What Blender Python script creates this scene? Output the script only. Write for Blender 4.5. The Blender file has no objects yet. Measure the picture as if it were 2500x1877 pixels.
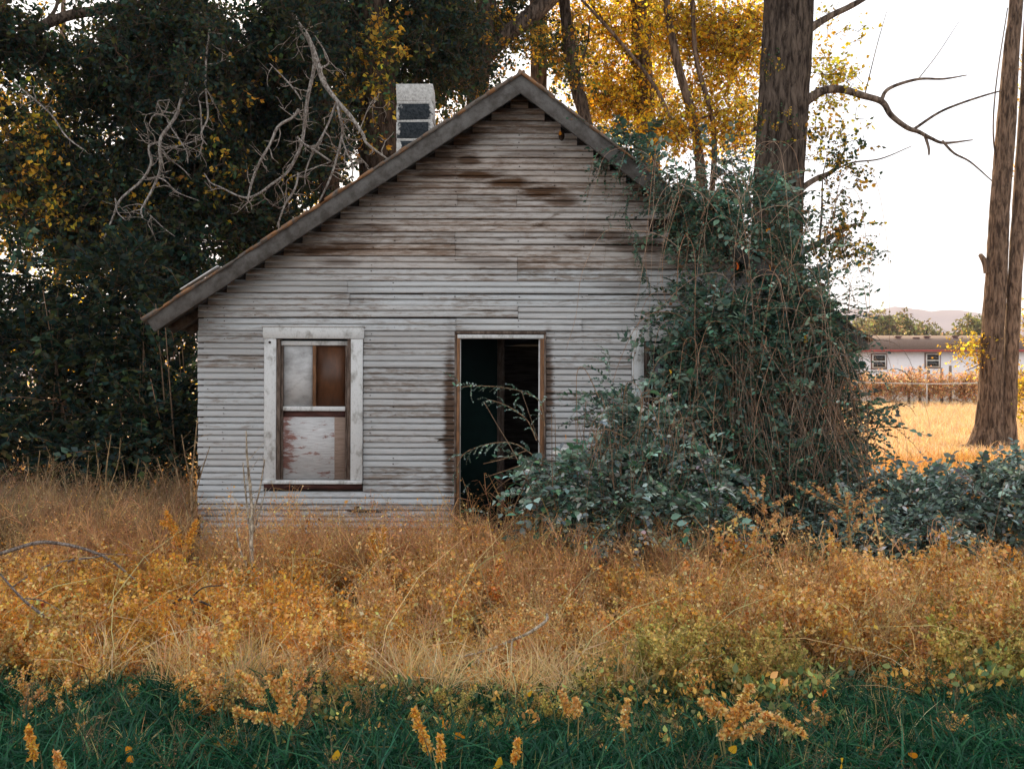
import bpy, math, random
import numpy as np
from mathutils import Vector

R = math.radians
rng = np.random.default_rng(11)
random.seed(11)
scene = bpy.context.scene
col = scene.collection

# ------------------------------------------------------------------ camera, sky, sun, exposure
CAM_H, CAM_D, F = 2.08, 11.26, 2500.0        # eye height, metres to the facade, focal length in photo pixels
cam_data = bpy.data.cameras.new('camera')
cam_data.sensor_width = 36.0
cam_data.lens = 36.0 * F / 2500.0
cam_data.clip_start = 0.1
cam_data.clip_end = 6000
cam = bpy.data.objects.new('camera', cam_data)
col.objects.link(cam)
cam.location = (0, -CAM_D, CAM_H)
cam.rotation_euler = (R(90), 0, 0)
scene.camera = cam

SUN_EL, SUN_AZ = 25.0, -12.0                 # azimuth from +Y (view direction), positive to the right
world = bpy.data.worlds.new('World')
scene.world = world
world.use_nodes = True
wn = world.node_tree.nodes
wl = world.node_tree.links
bg = wn['Background']
sky = wn.new('ShaderNodeTexSky')
sky.sky_type = 'NISHITA'
sky.sun_disc = False
sky.sun_elevation = R(SUN_EL)
sky.sun_rotation = R(SUN_AZ)
sky.altitude = 800
sky.air_density = 1.0
sky.dust_density = 3.0
sky.ozone_density = 1.0
veil = wn.new('ShaderNodeMixRGB')            # thin even high cloud over the clear sky
veil.inputs[0].default_value = 0.85
veil.inputs[2].default_value = (4.44, 4.52, 4.56, 1)
wl.new(sky.outputs[0], veil.inputs[1])
wl.new(veil.outputs[0], bg.inputs[0])
bg.inputs[1].default_value = 0.13

sun_data = bpy.data.lights.new('sun', 'SUN')
sun_data.energy = 5.0
sun_data.angle = R(0.55)
sun_data.color = (1.0, 0.76, 0.48)
sun = bpy.data.objects.new('sun', sun_data)
col.objects.link(sun)
sdir = Vector((math.sin(R(SUN_AZ)) * math.cos(R(SUN_EL)), math.cos(R(SUN_AZ)) * math.cos(R(SUN_EL)), math.sin(R(SUN_EL))))
sun.location = sdir * 60
sun.rotation_euler = (-sdir).to_track_quat('-Z', 'Y').to_euler()

scene.view_settings.view_transform = 'Standard'
scene.view_settings.look = 'None'
scene.view_settings.gamma = 1.0
scene.view_settings.use_curve_mapping = False
scene.view_settings.exposure = 1.3
scene.render.engine = 'CYCLES'
scene.cycles.use_denoising = True
scene.cycles.max_bounces = 8
scene.cycles.diffuse_bounces = 3
scene.cycles.transmission_bounces = 6
scene.cycles.volume_bounces = 0
scene.cycles.transparent_max_bounces = 8
scene.cycles.caustics_reflective = False
scene.cycles.caustics_refractive = False

# ------------------------------------------------------------------ helpers
def A(*v):
    return np.array(v, dtype=float)

def P(px, py, d):
    """a point seen at a photo pixel, d metres in front of the camera"""
    return A((px - 1250.0) * d / F, d - CAM_D, CAM_H - (py - 938.5) * d / F)

def PP(lst, d):
    if np.isscalar(d):
        return np.array([P(x, y, d) for x, y in lst])
    return np.array([P(x, y, dd) for (x, y), dd in zip(lst, d)])

def gz(x, y):
    d = np.asarray(y, dtype=float) + CAM_D
    z = 0.022 * np.clip(d - 16, 0, 48)
    z = z + 0.03 * np.sin(np.asarray(x) * 0.9 + 1.3) * np.sin(d * 0.7) + 0.02 * np.sin(np.asarray(x) * 2.1 + d * 1.7)
    return z

def hsvj(c, n, dv=0.2, dh=0.08):
    """n jittered copies of a colour"""
    c = np.asarray(c, dtype=float)
    v = np.exp(rng.normal(0, dv, (n, 1)))
    h = np.exp(rng.normal(0, dh, (n, 3)))
    return np.clip(c[None, :] * v * h, 0, 0.95)

class Geo:
    def __init__(self):
        self.V, self.C, self.F, self.n = [], [], [], 0
    def add(self, V, F_, C):
        V = np.asarray(V, dtype=float).reshape(-1, 3)
        C = np.asarray(C, dtype=float)
        if C.ndim == 1:
            C = np.repeat(C[None, :], len(V), 0)
        self.V.append(V)
        self.C.append(C)
        for f in (F_ if isinstance(F_, (list, tuple)) else [F_]):
            f = np.asarray(f, dtype=np.int64)
            if len(f):
                self.F.append(f + self.n)
        self.n += len(V)
    def proto(self):
        return (np.concatenate(self.V), {k: np.concatenate([f for f in self.F if f.shape[1] == k]) for k in (3, 4) if any(f.shape[1] == k for f in self.F)}, np.concatenate(self.C))
    def mesh(self, name, smooth=False):
        me = bpy.data.meshes.new(name)
        V = np.concatenate(self.V)
        C = np.concatenate(self.C)
        loops = np.concatenate([f.ravel() for f in self.F])
        tot = np.concatenate([np.full(len(f), f.shape[1]) for f in self.F])
        start = np.concatenate([[0], np.cumsum(tot)[:-1]])
        me.vertices.add(len(V))
        me.vertices.foreach_set('co', V.astype(np.float32).ravel())
        me.loops.add(len(loops))
        me.loops.foreach_set('vertex_index', loops.astype(np.int32))
        me.polygons.add(len(tot))
        me.polygons.foreach_set('loop_start', start.astype(np.int32))
        if smooth:
            me.polygons.foreach_set('use_smooth', np.ones(len(tot), dtype=bool))
        at = me.color_attributes.new('col', 'FLOAT_COLOR', 'POINT')
        at.data.foreach_set('color', np.concatenate([C[:, :3], np.ones((len(C), 1))], 1).astype(np.float32).ravel())
        me.update(calc_edges=True)
        return me
    def build(self, name, mat, parent=None, smooth=False, origin=None):
        if origin is not None:
            o3 = np.asarray(origin, dtype=float)
            self.V = [v - o3 for v in self.V]
        me = self.mesh(name, smooth)
        me.materials.append(mat)
        o = bpy.data.objects.new(name, me)
        col.objects.link(o)
        if parent is not None:
            o.parent = parent
        elif origin is not None:
            o.location = origin
        return o

def tag(o, label=None, cat=None, group=None, kind=None):
    if label: o['label'] = label
    if cat: o['category'] = cat
    if group: o['group'] = group
    if kind: o['kind'] = kind
    return o

def empty(name, loc, label=None, cat=None, group=None):
    o = bpy.data.objects.new(name, None)
    o.empty_display_size = 0.2
    o.location = tuple(loc)
    col.objects.link(o)
    return tag(o, label, cat, group)

def catmull(pts, rad, sub):
    pts = np.asarray(pts, dtype=float)
    rad = np.asarray(rad, dtype=float)
    if len(pts) < 3 or sub <= 1:
        return pts, rad
    Q = np.vstack([2 * pts[0] - pts[1], pts, 2 * pts[-1] - pts[-2]])
    out, ro = [], []
    for i in range(len(pts) - 1):
        p0, p1, p2, p3 = Q[i:i + 4]
        for k in range(sub):
            t = k / sub
            out.append(0.5 * ((2 * p1) + (-p0 + p2) * t + (2 * p0 - 5 * p1 + 4 * p2 - p3) * t * t + (-p0 + 3 * p1 - 3 * p2 + p3) * t ** 3))
            ro.append(rad[i] * (1 - t) + rad[i + 1] * t)
    out.append(pts[-1])
    ro.append(rad[-1])
    return np.array(out), np.array(ro)

def tube(geo, pts, rad, c, sides=5, sub=3, bark=0.0, cap=True):
    pts, rad = catmull(pts, np.broadcast_to(np.asarray(rad, dtype=float), (len(pts),)), sub)
    n = len(pts)
    T = np.gradient(pts, axis=0)
    T /= np.linalg.norm(T, axis=1)[:, None] + 1e-9
    ref = A(0, 0, 1) if abs(T[0][2]) < 0.8 else A(0, 1, 0)
    U = np.cross(T, ref)
    U /= np.linalg.norm(U, axis=1)[:, None] + 1e-9
    W = np.cross(T, U)
    a = np.linspace(0, 2 * math.pi, sides, endpoint=False)
    rr = np.repeat(rad[:, None], sides, 1)
    if bark > 0:
        s = np.concatenate([[0], np.cumsum(np.linalg.norm(np.diff(pts, axis=0), axis=1))])[:, None]
        aa = a[None, :]
        ph = rng.uniform(0, 6, 8)
        k = max(5, sides // 5)
        w = aa * k + 1.3 * np.sin(s * 1.7 + ph[0] + 2 * np.sin(aa * 2)) + 0.8 * np.sin(s * 4.1 + ph[1])
        ridge = np.abs(np.sin(w)) ** 0.7
        w2 = aa * (k * 2 + 1) + 1.6 * np.sin(s * 3.1 + ph[2])
        ridge2 = np.abs(np.sin(w2))
        low = np.sin(aa * 2 + s * 0.8 + ph[3]) + 0.7 * np.sin(aa * 3 - s * 1.1 + ph[4])
        rr = rr * (1 + bark * (ridge - 0.6) + bark * 0.5 * (ridge2 - 0.6) + 0.035 * low)
    V = pts[:, None, :] + rr[:, :, None] * (np.cos(a)[None, :, None] * U[:, None, :] + np.sin(a)[None, :, None] * W[:, None, :])
    idx = np.arange(n * sides).reshape(n, sides)
    q = np.stack([idx[:-1], np.roll(idx[:-1], -1, 1), np.roll(idx[1:], -1, 1), idx[1:]], -1).reshape(-1, 4)
    V = V.reshape(-1, 3)
    fs = [q]
    if cap:
        V = np.vstack([V, pts[-1] + T[-1] * rad[-1] * 0.6])
        last = idx[-1]
        fs.append(np.stack([last, np.roll(last, -1), np.full(sides, len(V) - 1)], -1))
    geo.add(V, fs, c)

def ribbon(geo, pts, w, c, side=None):
    pts = np.asarray(pts, dtype=float)
    n = len(pts)
    T = np.gradient(pts, axis=0)
    if side is None:
        side = rng.normal(0, 1, 3)
    S = np.cross(T, side)
    S /= np.linalg.norm(S, axis=1)[:, None] + 1e-9
    w = np.broadcast_to(np.asarray(w, dtype=float), (n,))
    V = np.concatenate([pts - S * w[:, None], pts + S * w[:, None]])
    i = np.arange(n - 1)
    geo.add(V, np.stack([i, i + 1, i + 1 + n, i + n], -1), c)

def frames(Y, roll=None, up=(0, 0, 1)):
    """rotation matrices whose local y axis is Y and local z leans to up"""
    Y = Y / (np.linalg.norm(Y, axis=1)[:, None] + 1e-9)
    upv = np.broadcast_to(np.asarray(up, dtype=float), Y.shape) + 0.01
    X = np.cross(Y, upv)
    X /= np.linalg.norm(X, axis=1)[:, None] + 1e-9
    Z = np.cross(X, Y)
    if roll is not None:
        c, s = np.cos(roll)[:, None], np.sin(roll)[:, None]
        X, Z = X * c + Z * s, Z * c - X * s
    return np.stack([X, Y, Z], -1)

def scatter(geo, proto, M, T, S, cm=None):
    """copies of a prototype with rotations M, places T, sizes S and colour factors cm"""
    V, Fd, C = proto
    n, m = len(T), len(V)
    if n == 0:
        return
    W = np.einsum('nij,mj->nmi', M * np.asarray(S).reshape(-1, 1, 1), V) + T[:, None, :]
    if cm is None:
        CC = np.broadcast_to(C[None], (n, m, 3))
    else:
        CC = C[None] * cm[:, None, :]
    off = (np.arange(n) * m)[:, None, None]
    geo.add(W.reshape(-1, 3), [(f[None] + off).reshape(-1, f.shape[1]) for f in Fd.values()], np.clip(CC, 0, 0.95).reshape(-1, 3))

LEAF4 = (A([0, 0, 0], [0.36, 0.42, 0.10], [0, 1, -0.05], [-0.36, 0.42, 0.10]), {3: np.array([[0, 1, 2], [0, 2, 3]])}, np.ones((4, 3)))
LEAF6 = (A([0, 0, 0], [0.27, 0.25, 0.06], [0.30, 0.58, 0.06], [0, 1, -0.10], [-0.30, 0.58, 0.06], [-0.27, 0.25, 0.06]),
         {4: np.array([[0, 1, 2, 3], [0, 3, 4, 5]])}, np.ones((6, 3)))
LEAF7 = (A([0, 0, 0], [0.27, 0.25, 0.06], [0.30, 0.55, 0.06], [0, 1, -0.10], [-0.30, 0.55, 0.06], [-0.27, 0.25, 0.06], [0, 0.5, -0.02]),
         {4: np.array([[0, 1, 2, 6], [0, 6, 4, 5]]), 3: np.array([[6, 2, 3], [6, 3, 4]])}, np.ones((7, 3)))

def rand_dirs(n, flat=1.0):
    v = rng.normal(0, 1, (n, 3))
    v[:, 2] *= flat
    return v / np.linalg.norm(v, axis=1)[:, None]

def twig_proto(nl, rad, size, pal, leaf=LEAF4, stemc=(0.09, 0.06, 0.04)):
    """leaves hanging along a few short drooping stems"""
    g = Geo()
    ns = 5
    for k in range(ns):
        e = rand_dirs(1)[0] * rad * rng.uniform(0.7, 1.2)
        pts = np.array([[0, 0, 0], e * 0.55 + A(0, 0, 0.10 * rad), e + A(0, 0, -0.18 * rad)])
        ribbon(g, pts, [0.006, 0.004, 0.002], stemc)
        m = nl // ns
        f = rng.uniform(0.15, 1.05, m)
        pos = np.stack([np.interp(f * 2, [0, 1, 2], pts[:, i]) for i in range(3)], -1) + rng.normal(0, 0.05 * rad, (m, 3))
        d = e / rad * 0.7 + rng.normal(0, 0.6, (m, 3)) + A(0, 0, -0.75)
        base = hsvj(pal[rng.integers(len(pal))], 1)[0]
        c = np.concatenate([hsvj(base if rng.random() < .6 else pal[rng.integers(len(pal))], 1) for _ in range(m)])
        scatter(g, leaf, frames(d, rng.uniform(-1.2, 1.2, m)), pos, size * rng.uniform(0.6, 1.25, m), c)
    return g.proto()

def sprig_proto(length, nl, size, pal, droop=0.5, leaf=LEAF6, stemc=(0.16, 0.10, 0.06)):
    """a leafy shoot along +Y that bends down towards its tip"""
    g = Geo()
    t = np.linspace(0, 1, 6)
    wig = rng.normal(0, 0.05, 2)
    pts = np.stack([length * wig[0] * np.sin(t * 3), length * t * (1 - 0.25 * droop * t), -droop * length * 0.6 * t ** 2], -1)
    tube(g, pts, np.linspace(0.004, 0.0015, 6), stemc, sides=3, sub=1)
    tt = np.linspace(0.05, 1, nl)
    pos = np.stack([np.interp(tt, t, pts[:, i]) for i in range(3)], -1)
    sd = np.where(np.arange(nl) % 2 == 0, 1.0, -1.0)
    d = np.stack([sd * rng.uniform(0.5, 1.1, nl), rng.uniform(0.2, 0.9, nl), rng.uniform(-0.7, 0.3, nl)], -1)
    c = np.concatenate([hsvj(pal[rng.integers(len(pal))], 1, 0.25) for _ in range(nl)])
    scatter(g, leaf, frames(d, rng.uniform(-0.8, 0.8, nl)), pos, size * rng.uniform(0.6, 1.2, nl), c)
    return g.proto()

def blob_points(blobs, n, shell=0.55):
    """n points in the outer shell of ellipsoids (cx, cy, rx, ry in photo pixels, d, rd in metres)"""
    w = np.array([b[2] * b[3] for b in blobs], dtype=float)
    k = rng.choice(len(blobs), n, p=w / w.sum())
    B = np.array([b[:6] for b in blobs], dtype=float)[k]
    u = rand_dirs(n)
    r = rng.uniform(shell, 1.0, n) ** 0.8
    d = B[:, 4] + u[:, 1] * r * B[:, 5]
    px = B[:, 0] + u[:, 0] * r * B[:, 2]
    py = B[:, 1] - u[:, 2] * r * B[:, 3]
    T = np.stack([(px - 1250) * B[:, 4] / F, d - CAM_D, CAM_H - (py - 938.5) * B[:, 4] / F], -1)
    return T, u

# ------------------------------------------------------------------ materials
class NT:
    def __init__(self, name):
        self.m = bpy.data.materials.new(name)
        self.m.use_nodes = True
        self.t = self.m.node_tree
        self.b = self.t.nodes['Principled BSDF']
        self.out = self.t.nodes['Material Output']
    def n(self, kind, **kw):
        nd = self.t.nodes.new('ShaderNode' + kind)
        for k, v in kw.items():
            if k.startswith('i_'):
                key = k[2:]
                key = int(key) if key.isdigit() else key.replace('_', ' ')
                self.put(nd.inputs[key], v)
            else:
                setattr(nd, k, v)
        return nd
    def put(self, sock, v):
        if hasattr(v, 'bl_idname') and hasattr(v, 'is_output'):
            self.t.links.new(v, sock)
        elif isinstance(v, (tuple, list)) and sock.type == 'RGBA' and len(v) == 3:
            sock.default_value = (*v, 1)
        else:
            sock.default_value = v
    def math(self, op, a, b=0.0, c=None, clamp=False):
        nd = self.n('Math', operation=op, use_clamp=clamp)
        self.put(nd.inputs[0], a)
        self.put(nd.inputs[1], b)
        if c is not None:
            self.put(nd.inputs[2], c)
        return nd.outputs[0]
    def mix(self, f, a, b, mode='MIX'):
        nd = self.n('MixRGB', blend_type=mode)
        self.put(nd.inputs[0], f)
        self.put(nd.inputs[1], a)
        self.put(nd.inputs[2], b)
        return nd.outputs[0]
    def noise(self, vec, scale, detail=4, rough=0.6, dist=0.0):
        nd = self.n('TexNoise')
        if vec is not None:
            self.t.links.new(vec, nd.inputs['Vector'])
        nd.inputs['Scale'].default_value = scale
        nd.inputs['Detail'].default_value = detail
        nd.inputs['Roughness'].default_value = rough
        nd.inputs['Distortion'].default_value = dist
        return nd.outputs['Fac']
    def ramp(self, f, lo, hi, a=0.0, b=1.0):
        nd = self.n('MapRange', interpolation_type='SMOOTHSTEP')
        self.put(nd.inputs[0], f)
        for i, v in enumerate((lo, hi, a, b)):
            self.put(nd.inputs[i + 1], v)
        return nd.outputs[0]
    def scaled(self, vec, s):
        nd = self.n('VectorMath', operation='MULTIPLY')
        self.t.links.new(vec, nd.inputs[0])
        nd.inputs[1].default_value = s
        return nd.outputs[0]
    def pos(self):
        return self.n('NewGeometry').outputs['Position']
    def obj(self):
        return self.n('TexCoord').outputs['Object']
    def bump(self, h, strength=0.4, dist=0.01):
        nd = self.n('Bump')
        nd.inputs['Strength'].default_value = strength
        nd.inputs['Distance'].default_value = dist
        self.t.links.new(h, nd.inputs['Height'])
        self.t.links.new(nd.outputs[0], self.b.inputs['Normal'])
    def base(self, c, rough=0.85, spec=0.25):
        self.put(self.b.inputs['Base Color'], c)
        self.b.inputs['Roughness'].default_value = rough
        self.b.inputs['Specular IOR Level'].default_value = spec
        return self.m

def leaf_mat(name, trans=0.45, gloss=0.06, rough=0.45, warm=(1.0, 1.0, 1.0), strewn=False):
    k = NT(name)
    a = k.n('Attribute', attribute_name='col').outputs['Color']
    if strewn:                                    # each strewn plant carries its own tint
        a = k.mix(1.0, a, k.n('Attribute', attribute_type='INSTANCER', attribute_name='tint').outputs['Color'], 'MULTIPLY')
    dif = k.n('BsdfDiffuse', i_Color=a)
    tr = k.n('BsdfTranslucent', i_Color=k.mix(1.0, a, warm, 'MULTIPLY'))
    m1 = k.n('MixShader', i_0=trans)
    k.t.links.new(dif.outputs[0], m1.inputs[1])
    k.t.links.new(tr.outputs[0], m1.inputs[2])
    gl = k.n('BsdfGlossy', i_Color=(0.8, 0.85, 0.9), i_Roughness=rough)
    m2 = k.n('MixShader', i_0=gloss)
    k.t.links.new(m1.outputs[0], m2.inputs[1])
    k.t.links.new(gl.outputs[0], m2.inputs[2])
    k.t.links.new(m2.outputs[0], k.out.inputs['Surface'])
    k.t.nodes.remove(k.b)
    return k.m

def bark_mat(name, c1, c2, sx=9.0, sz=1.6):
    k = NT(name)
    o = k.pos()
    v = k.scaled(o, (sx, sx, sz))
    f = k.noise(v, 2.0, 6, 0.65, 0.6)
    f2 = k.noise(k.scaled(o, (30, 30, 6)), 1.0, 4)
    a = k.n('Attribute', attribute_name='col').outputs['Color']
    c = k.mix(k.ramp(f, 0.35, 0.65), c1, c2)
    c = k.mix(k.ramp(f2, 0.45, 0.75, 0, 0.5), c, c1)
    c = k.mix(1.0, c, a, 'MULTIPLY')
    k.bump(k.math('ADD', f, k.math('MULTIPLY', f2, 0.4)), 1.0, 0.05)
    return k.base(c, 0.95, 0.1)

def plain_mat(name, c1, c2, scale=6.0, stretch=(1, 1, 1), rough=0.85, bump=0.3, spec=0.2, lo=0.35, hi=0.7):
    k = NT(name)
    v = k.scaled(k.pos(), stretch)
    f = k.noise(v, scale, 6, 0.65)
    f2 = k.noise(v, scale * 7, 3, 0.6)
    c = k.mix(k.ramp(f, lo, hi), c1, c2)
    c = k.mix(k.ramp(f2, 0.5, 0.8, 0, 0.35), c, tuple(x * 0.5 for x in c1))
    k.bump(f2, bump, 0.006)
    return k.base(c, rough, spec)

M_leaf_dark = leaf_mat('dark_leaf', 0.35, 0.012, 0.5)
M_leaf_gold = leaf_mat('gold_leaf', 0.76, 0.015, 0.5, (1.0, 0.9, 0.7))
M_leaf_shrub = leaf_mat('shrub_leaf', 0.25, 0.03, 0.5)
M_dry = leaf_mat('dry_weed', 0.42, 0.008, 0.6)
M_grass = leaf_mat('grass_blade', 0.3, 0.018, 0.4)
M_field = leaf_mat('field_grass', 0.4, 0.02, 0.6)
M_dry_s = leaf_mat('strewn_dry_weed', 0.42, 0.008, 0.6, strewn=True)
M_grass_s = leaf_mat('strewn_grass_blade', 0.3, 0.018, 0.4, strewn=True)
M_field_s = leaf_mat('strewn_field_grass', 0.4, 0.02, 0.6, strewn=True)
M_bark = bark_mat('bark', (0.026, 0.018, 0.014), (0.165, 0.122, 0.094), 9.0, 1.9)
M_bark_warm = bark_mat('warm_bark', (0.042, 0.027, 0.019), (0.225, 0.155, 0.110), 6.5, 1.3)
M_dead = bark_mat('dead_wood', (0.16, 0.13, 0.11), (0.56, 0.51, 0.46), 20, 8)
M_stem = bark_mat('vine_stem', (0.17, 0.13, 0.10), (0.38, 0.30, 0.24), 20, 8)

# ------------------------------------------------------------------ ground
def build_ground():
    ds = np.concatenate([np.linspace(-30, 0, 10), np.linspace(1, 30, 90), np.geomspace(31, 3300, 60)])
    us = np.linspace(-1, 1, 81)
    us = np.sign(us) * np.abs(us) ** 1.3
    V = []
    for d in ds:
        half = max(30.0, abs(d) * 1.1)
        x = us * half
        V.append(np.stack([x, np.full_like(x, d - CAM_D), gz(x, np.full_like(x, d - CAM_D))], -1))
    V = np.concatenate(V)
    n, m = len(ds), len(us)
    i = np.arange(n * m).reshape(n, m)
    q = np.stack([i[:-1, :-1], i[:-1, 1:], i[1:, 1:], i[1:, :-1]], -1).reshape(-1, 4)
    k = NT('ground_soil')
    p = k.pos()
    f1 = k.noise(p, 0.5, 5)
    f2 = k.noise(p, 9.0, 6, 0.7)
    sep = k.n('SeparateXYZ')
    k.t.links.new(p, sep.inputs[0])
    dist = k.math('ADD', sep.outputs[1], k.math('MULTIPLY', f1, 3.0))
    litter = k.mix(k.ramp(f2, 0.3, 0.7), (0.05, 0.033, 0.018), (0.20, 0.125, 0.055))
    straw = k.mix(k.ramp(f2, 0.3, 0.7), (0.48, 0.32, 0.17), (0.70, 0.52, 0.32))
    straw = k.mix(k.ramp(f1, 0.3, 0.7, 0, 0.5), straw, (0.48, 0.32, 0.15))
    c = k.mix(k.ramp(dist, 2.0, 8.0), litter, straw)
    k.bump(f2, 0.6, 0.03)
    k.base(c, 0.95, 0.05)
    g = Geo()
    g.add(V, q, (1, 1, 1))
    o = g.build('ground', k.m, smooth=True)
    tag(o, 'dry ground under the weeds running out to a straw field', kind='structure')
build_ground()

# ------------------------------------------------------------------ the abandoned house
def hx(px): return (px - 1250.0) * CAM_D / F
def hz(py): return CAM_H - (py - 938.5) * CAM_D / F
S1 = CAM_D / F

def siding_mat():
    k = NT('weathered_siding')
    p = k.pos()
    oi = k.n('ObjectInfo')
    sep = k.n('SeparateColor')
    k.t.links.new(oi.outputs['Color'], sep.inputs[0])
    wear, warm, dark = sep.outputs[0], sep.outputs[1], sep.outputs[2]
    off = k.n('VectorMath', operation='ADD')
    k.t.links.new(p, off.inputs[0])
    cmb = k.n('CombineXYZ')
    k.t.links.new(k.math('MULTIPLY', oi.outputs['Random'], 7.0), cmb.inputs[0])
    k.t.links.new(k.math('MULTIPLY', oi.outputs['Random'], 3.0), cmb.inputs[2])
    k.t.links.new(cmb.outputs[0], off.inputs[1])
    po = off.outputs[0]
    grain = k.noise(k.scaled(po, (2.2, 2.2, 130)), 1.0, 5, 0.7, 0.3)
    patch = k.noise(k.scaled(po, (1.5, 1.5, 14)), 1.0, 6, 0.7, 0.5)
    fleck = k.noise(k.scaled(po, (7, 7, 38)), 1.0, 7, 0.78, 0.4)
    blot = k.noise(k.scaled(p, (1.1, 1.1, 5.0)), 1.3, 6, 0.7, 0.8)
    white = k.mix(k.ramp(grain, 0.3, 0.7), (0.378, 0.386, 0.392), (0.55, 0.562, 0.570))
    wood = k.mix(k.ramp(grain, 0.3, 0.7), (0.15, 0.122, 0.102), (0.34, 0.295, 0.262))
    f = k.math('ADD', k.math('MULTIPLY', patch, 0.5), k.math('MULTIPLY', fleck, 0.6))
    thr = k.math('SUBTRACT', 0.82, k.math('MULTIPLY', wear, 0.55))
    d = k.math('SUBTRACT', f, thr)
    c = k.mix(k.ramp(d, -0.07, 0.09), white, wood)
    c = k.mix(k.math('MULTIPLY', warm, 0.75), c, k.mix(1.0, c, (0.90, 0.66, 0.50), 'MULTIPLY'))
    st = k.ramp(k.math('SUBTRACT', blot, k.math('SUBTRACT', 0.80, k.math('MULTIPLY', dark, 0.40))), -0.02, 0.12)
    c = k.mix(k.math('MULTIPLY', st, 0.75), c, (0.075, 0.042, 0.022))
    jag = k.math('MULTIPLY', k.math('SUBTRACT', k.noise(k.scaled(p, (3.0, 3.0, 26)), 1.0, 5, 0.75), 0.5), 2.6)
    acc = None
    for cx, cy, rx, ry, s in STAINS:
        v1 = k.n('VectorMath', operation='SUBTRACT')
        k.t.links.new(p, v1.inputs[0])
        v1.inputs[1].default_value = (hx(cx), 0, hz(cy))
        v2 = k.n('VectorMath', operation='MULTIPLY')
        k.t.links.new(v1.outputs[0], v2.inputs[0])
        v2.inputs[1].default_value = (1 / (rx * S1), 0, 1 / (ry * S1))
        ln = k.n('VectorMath', operation='LENGTH')
        k.t.links.new(v2.outputs[0], ln.inputs[0])
        m = k.ramp(k.math('ADD', ln.outputs['Value'], jag), 0.5, 1.5, s, 0.0)
        acc = m if acc is None else k.math('MAXIMUM', acc, m)
    c = k.mix(acc, c, k.mix(k.ramp(grain, 0.35, 0.65), (0.035, 0.019, 0.010), (0.125, 0.066, 0.036)))
    k.bump(k.math('ADD', grain, k.math('MULTIPLY', fleck, 0.6)), 0.45, 0.004)
    return k.base(c, 0.9, 0.15)

STAINS = [(1075, 428, 70, 11, .9), (1165, 430, 70, 12, 1), (1250, 447, 55, 13, 1), (1320, 470, 55, 14, 1), (1375, 492, 45, 12, .8),
          (1120, 330, 40, 45, .95), (1060, 380, 70, 30, .8), (1215, 265, 40, 18, .8), (1270, 235, 75, 22, .9), (1140, 392, 30, 14, .9),
          (790, 612, 75, 12, .95), (860, 600, 60, 12, .7), (900, 560, 60, 14, .6), (770, 540, 50, 25, .6), (830, 640, 45, 12, .6),
          (1470, 578, 80, 13, .8), (1560, 600, 70, 20, .8), (1590, 480, 70, 30, .8), (1300, 375, 70, 12, .5), (960, 470, 60, 14, .5),
          (1099, 1040, 15, 190, .95), (1338, 940, 13, 110, .9), (1180, 640, 70, 9, .5), (1520, 700, 60, 12, .4)]
M_siding = siding_mat()
M_sheath = plain_mat('dark_sheathing', (0.022, 0.016, 0.012), (0.06, 0.042, 0.03), 3, (1, 1, 6))
M_trim = plain_mat('worn_white_trim', (0.30, 0.285, 0.265), (0.60, 0.60, 0.595), 4.5, (2, 2, 1.2), bump=0.35, lo=0.32, hi=0.52)
M_jamb = plain_mat('brown_jamb', (0.13, 0.065, 0.034), (0.34, 0.17, 0.085), 4, (8, 8, 1.2))
M_jambdk = plain_mat('dark_jamb', (0.06, 0.038, 0.028), (0.20, 0.15, 0.12), 4, (8, 8, 1.5))
M_rake = plain_mat('grey_barge_board', (0.058, 0.050, 0.044), (0.125, 0.117, 0.110), 9, (1.0, 1.0, 1.0), bump=0.6, lo=0.30, hi=0.70)
M_rafter = plain_mat('rafter_wood', (0.045, 0.036, 0.03), (0.12, 0.10, 0.085), 5, (2, 2, 2))
M_shingle = plain_mat('mossy_shingle', (0.13, 0.11, 0.095), (0.26, 0.13, 0.06), 4.5, (1, 1, 1), bump=0.6, lo=0.46, hi=0.60)
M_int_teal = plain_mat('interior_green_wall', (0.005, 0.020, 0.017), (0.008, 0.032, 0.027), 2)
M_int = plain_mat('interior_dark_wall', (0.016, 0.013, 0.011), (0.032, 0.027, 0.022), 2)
M_pane_white = plain_mat('dusty_white_pane', (0.27, 0.255, 0.25), (0.55, 0.55, 0.55), 2.0, (1, 1, 1.8), rough=0.45, bump=0.06, spec=0.4, lo=0.30, hi=0.62)
M_pane_brown = plain_mat('brown_board_pane', (0.055, 0.022, 0.010), (0.115, 0.046, 0.020), 3, (3, 3, 1), rough=0.45, bump=0.06, spec=0.4)
M_glass_dark = plain_mat('dark_glass', (0.012, 0.014, 0.015), (0.03, 0.032, 0.034), 2, rough=0.12, bump=0.02, spec=0.5)
M_sill_dark = plain_mat('dark_red_wood', (0.05, 0.022, 0.018), (0.12, 0.05, 0.04), 5, (1, 1, 6))
M_iron = plain_mat('rusty_iron', (0.015, 0.012, 0.010), (0.07, 0.04, 0.025), 30)

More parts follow.
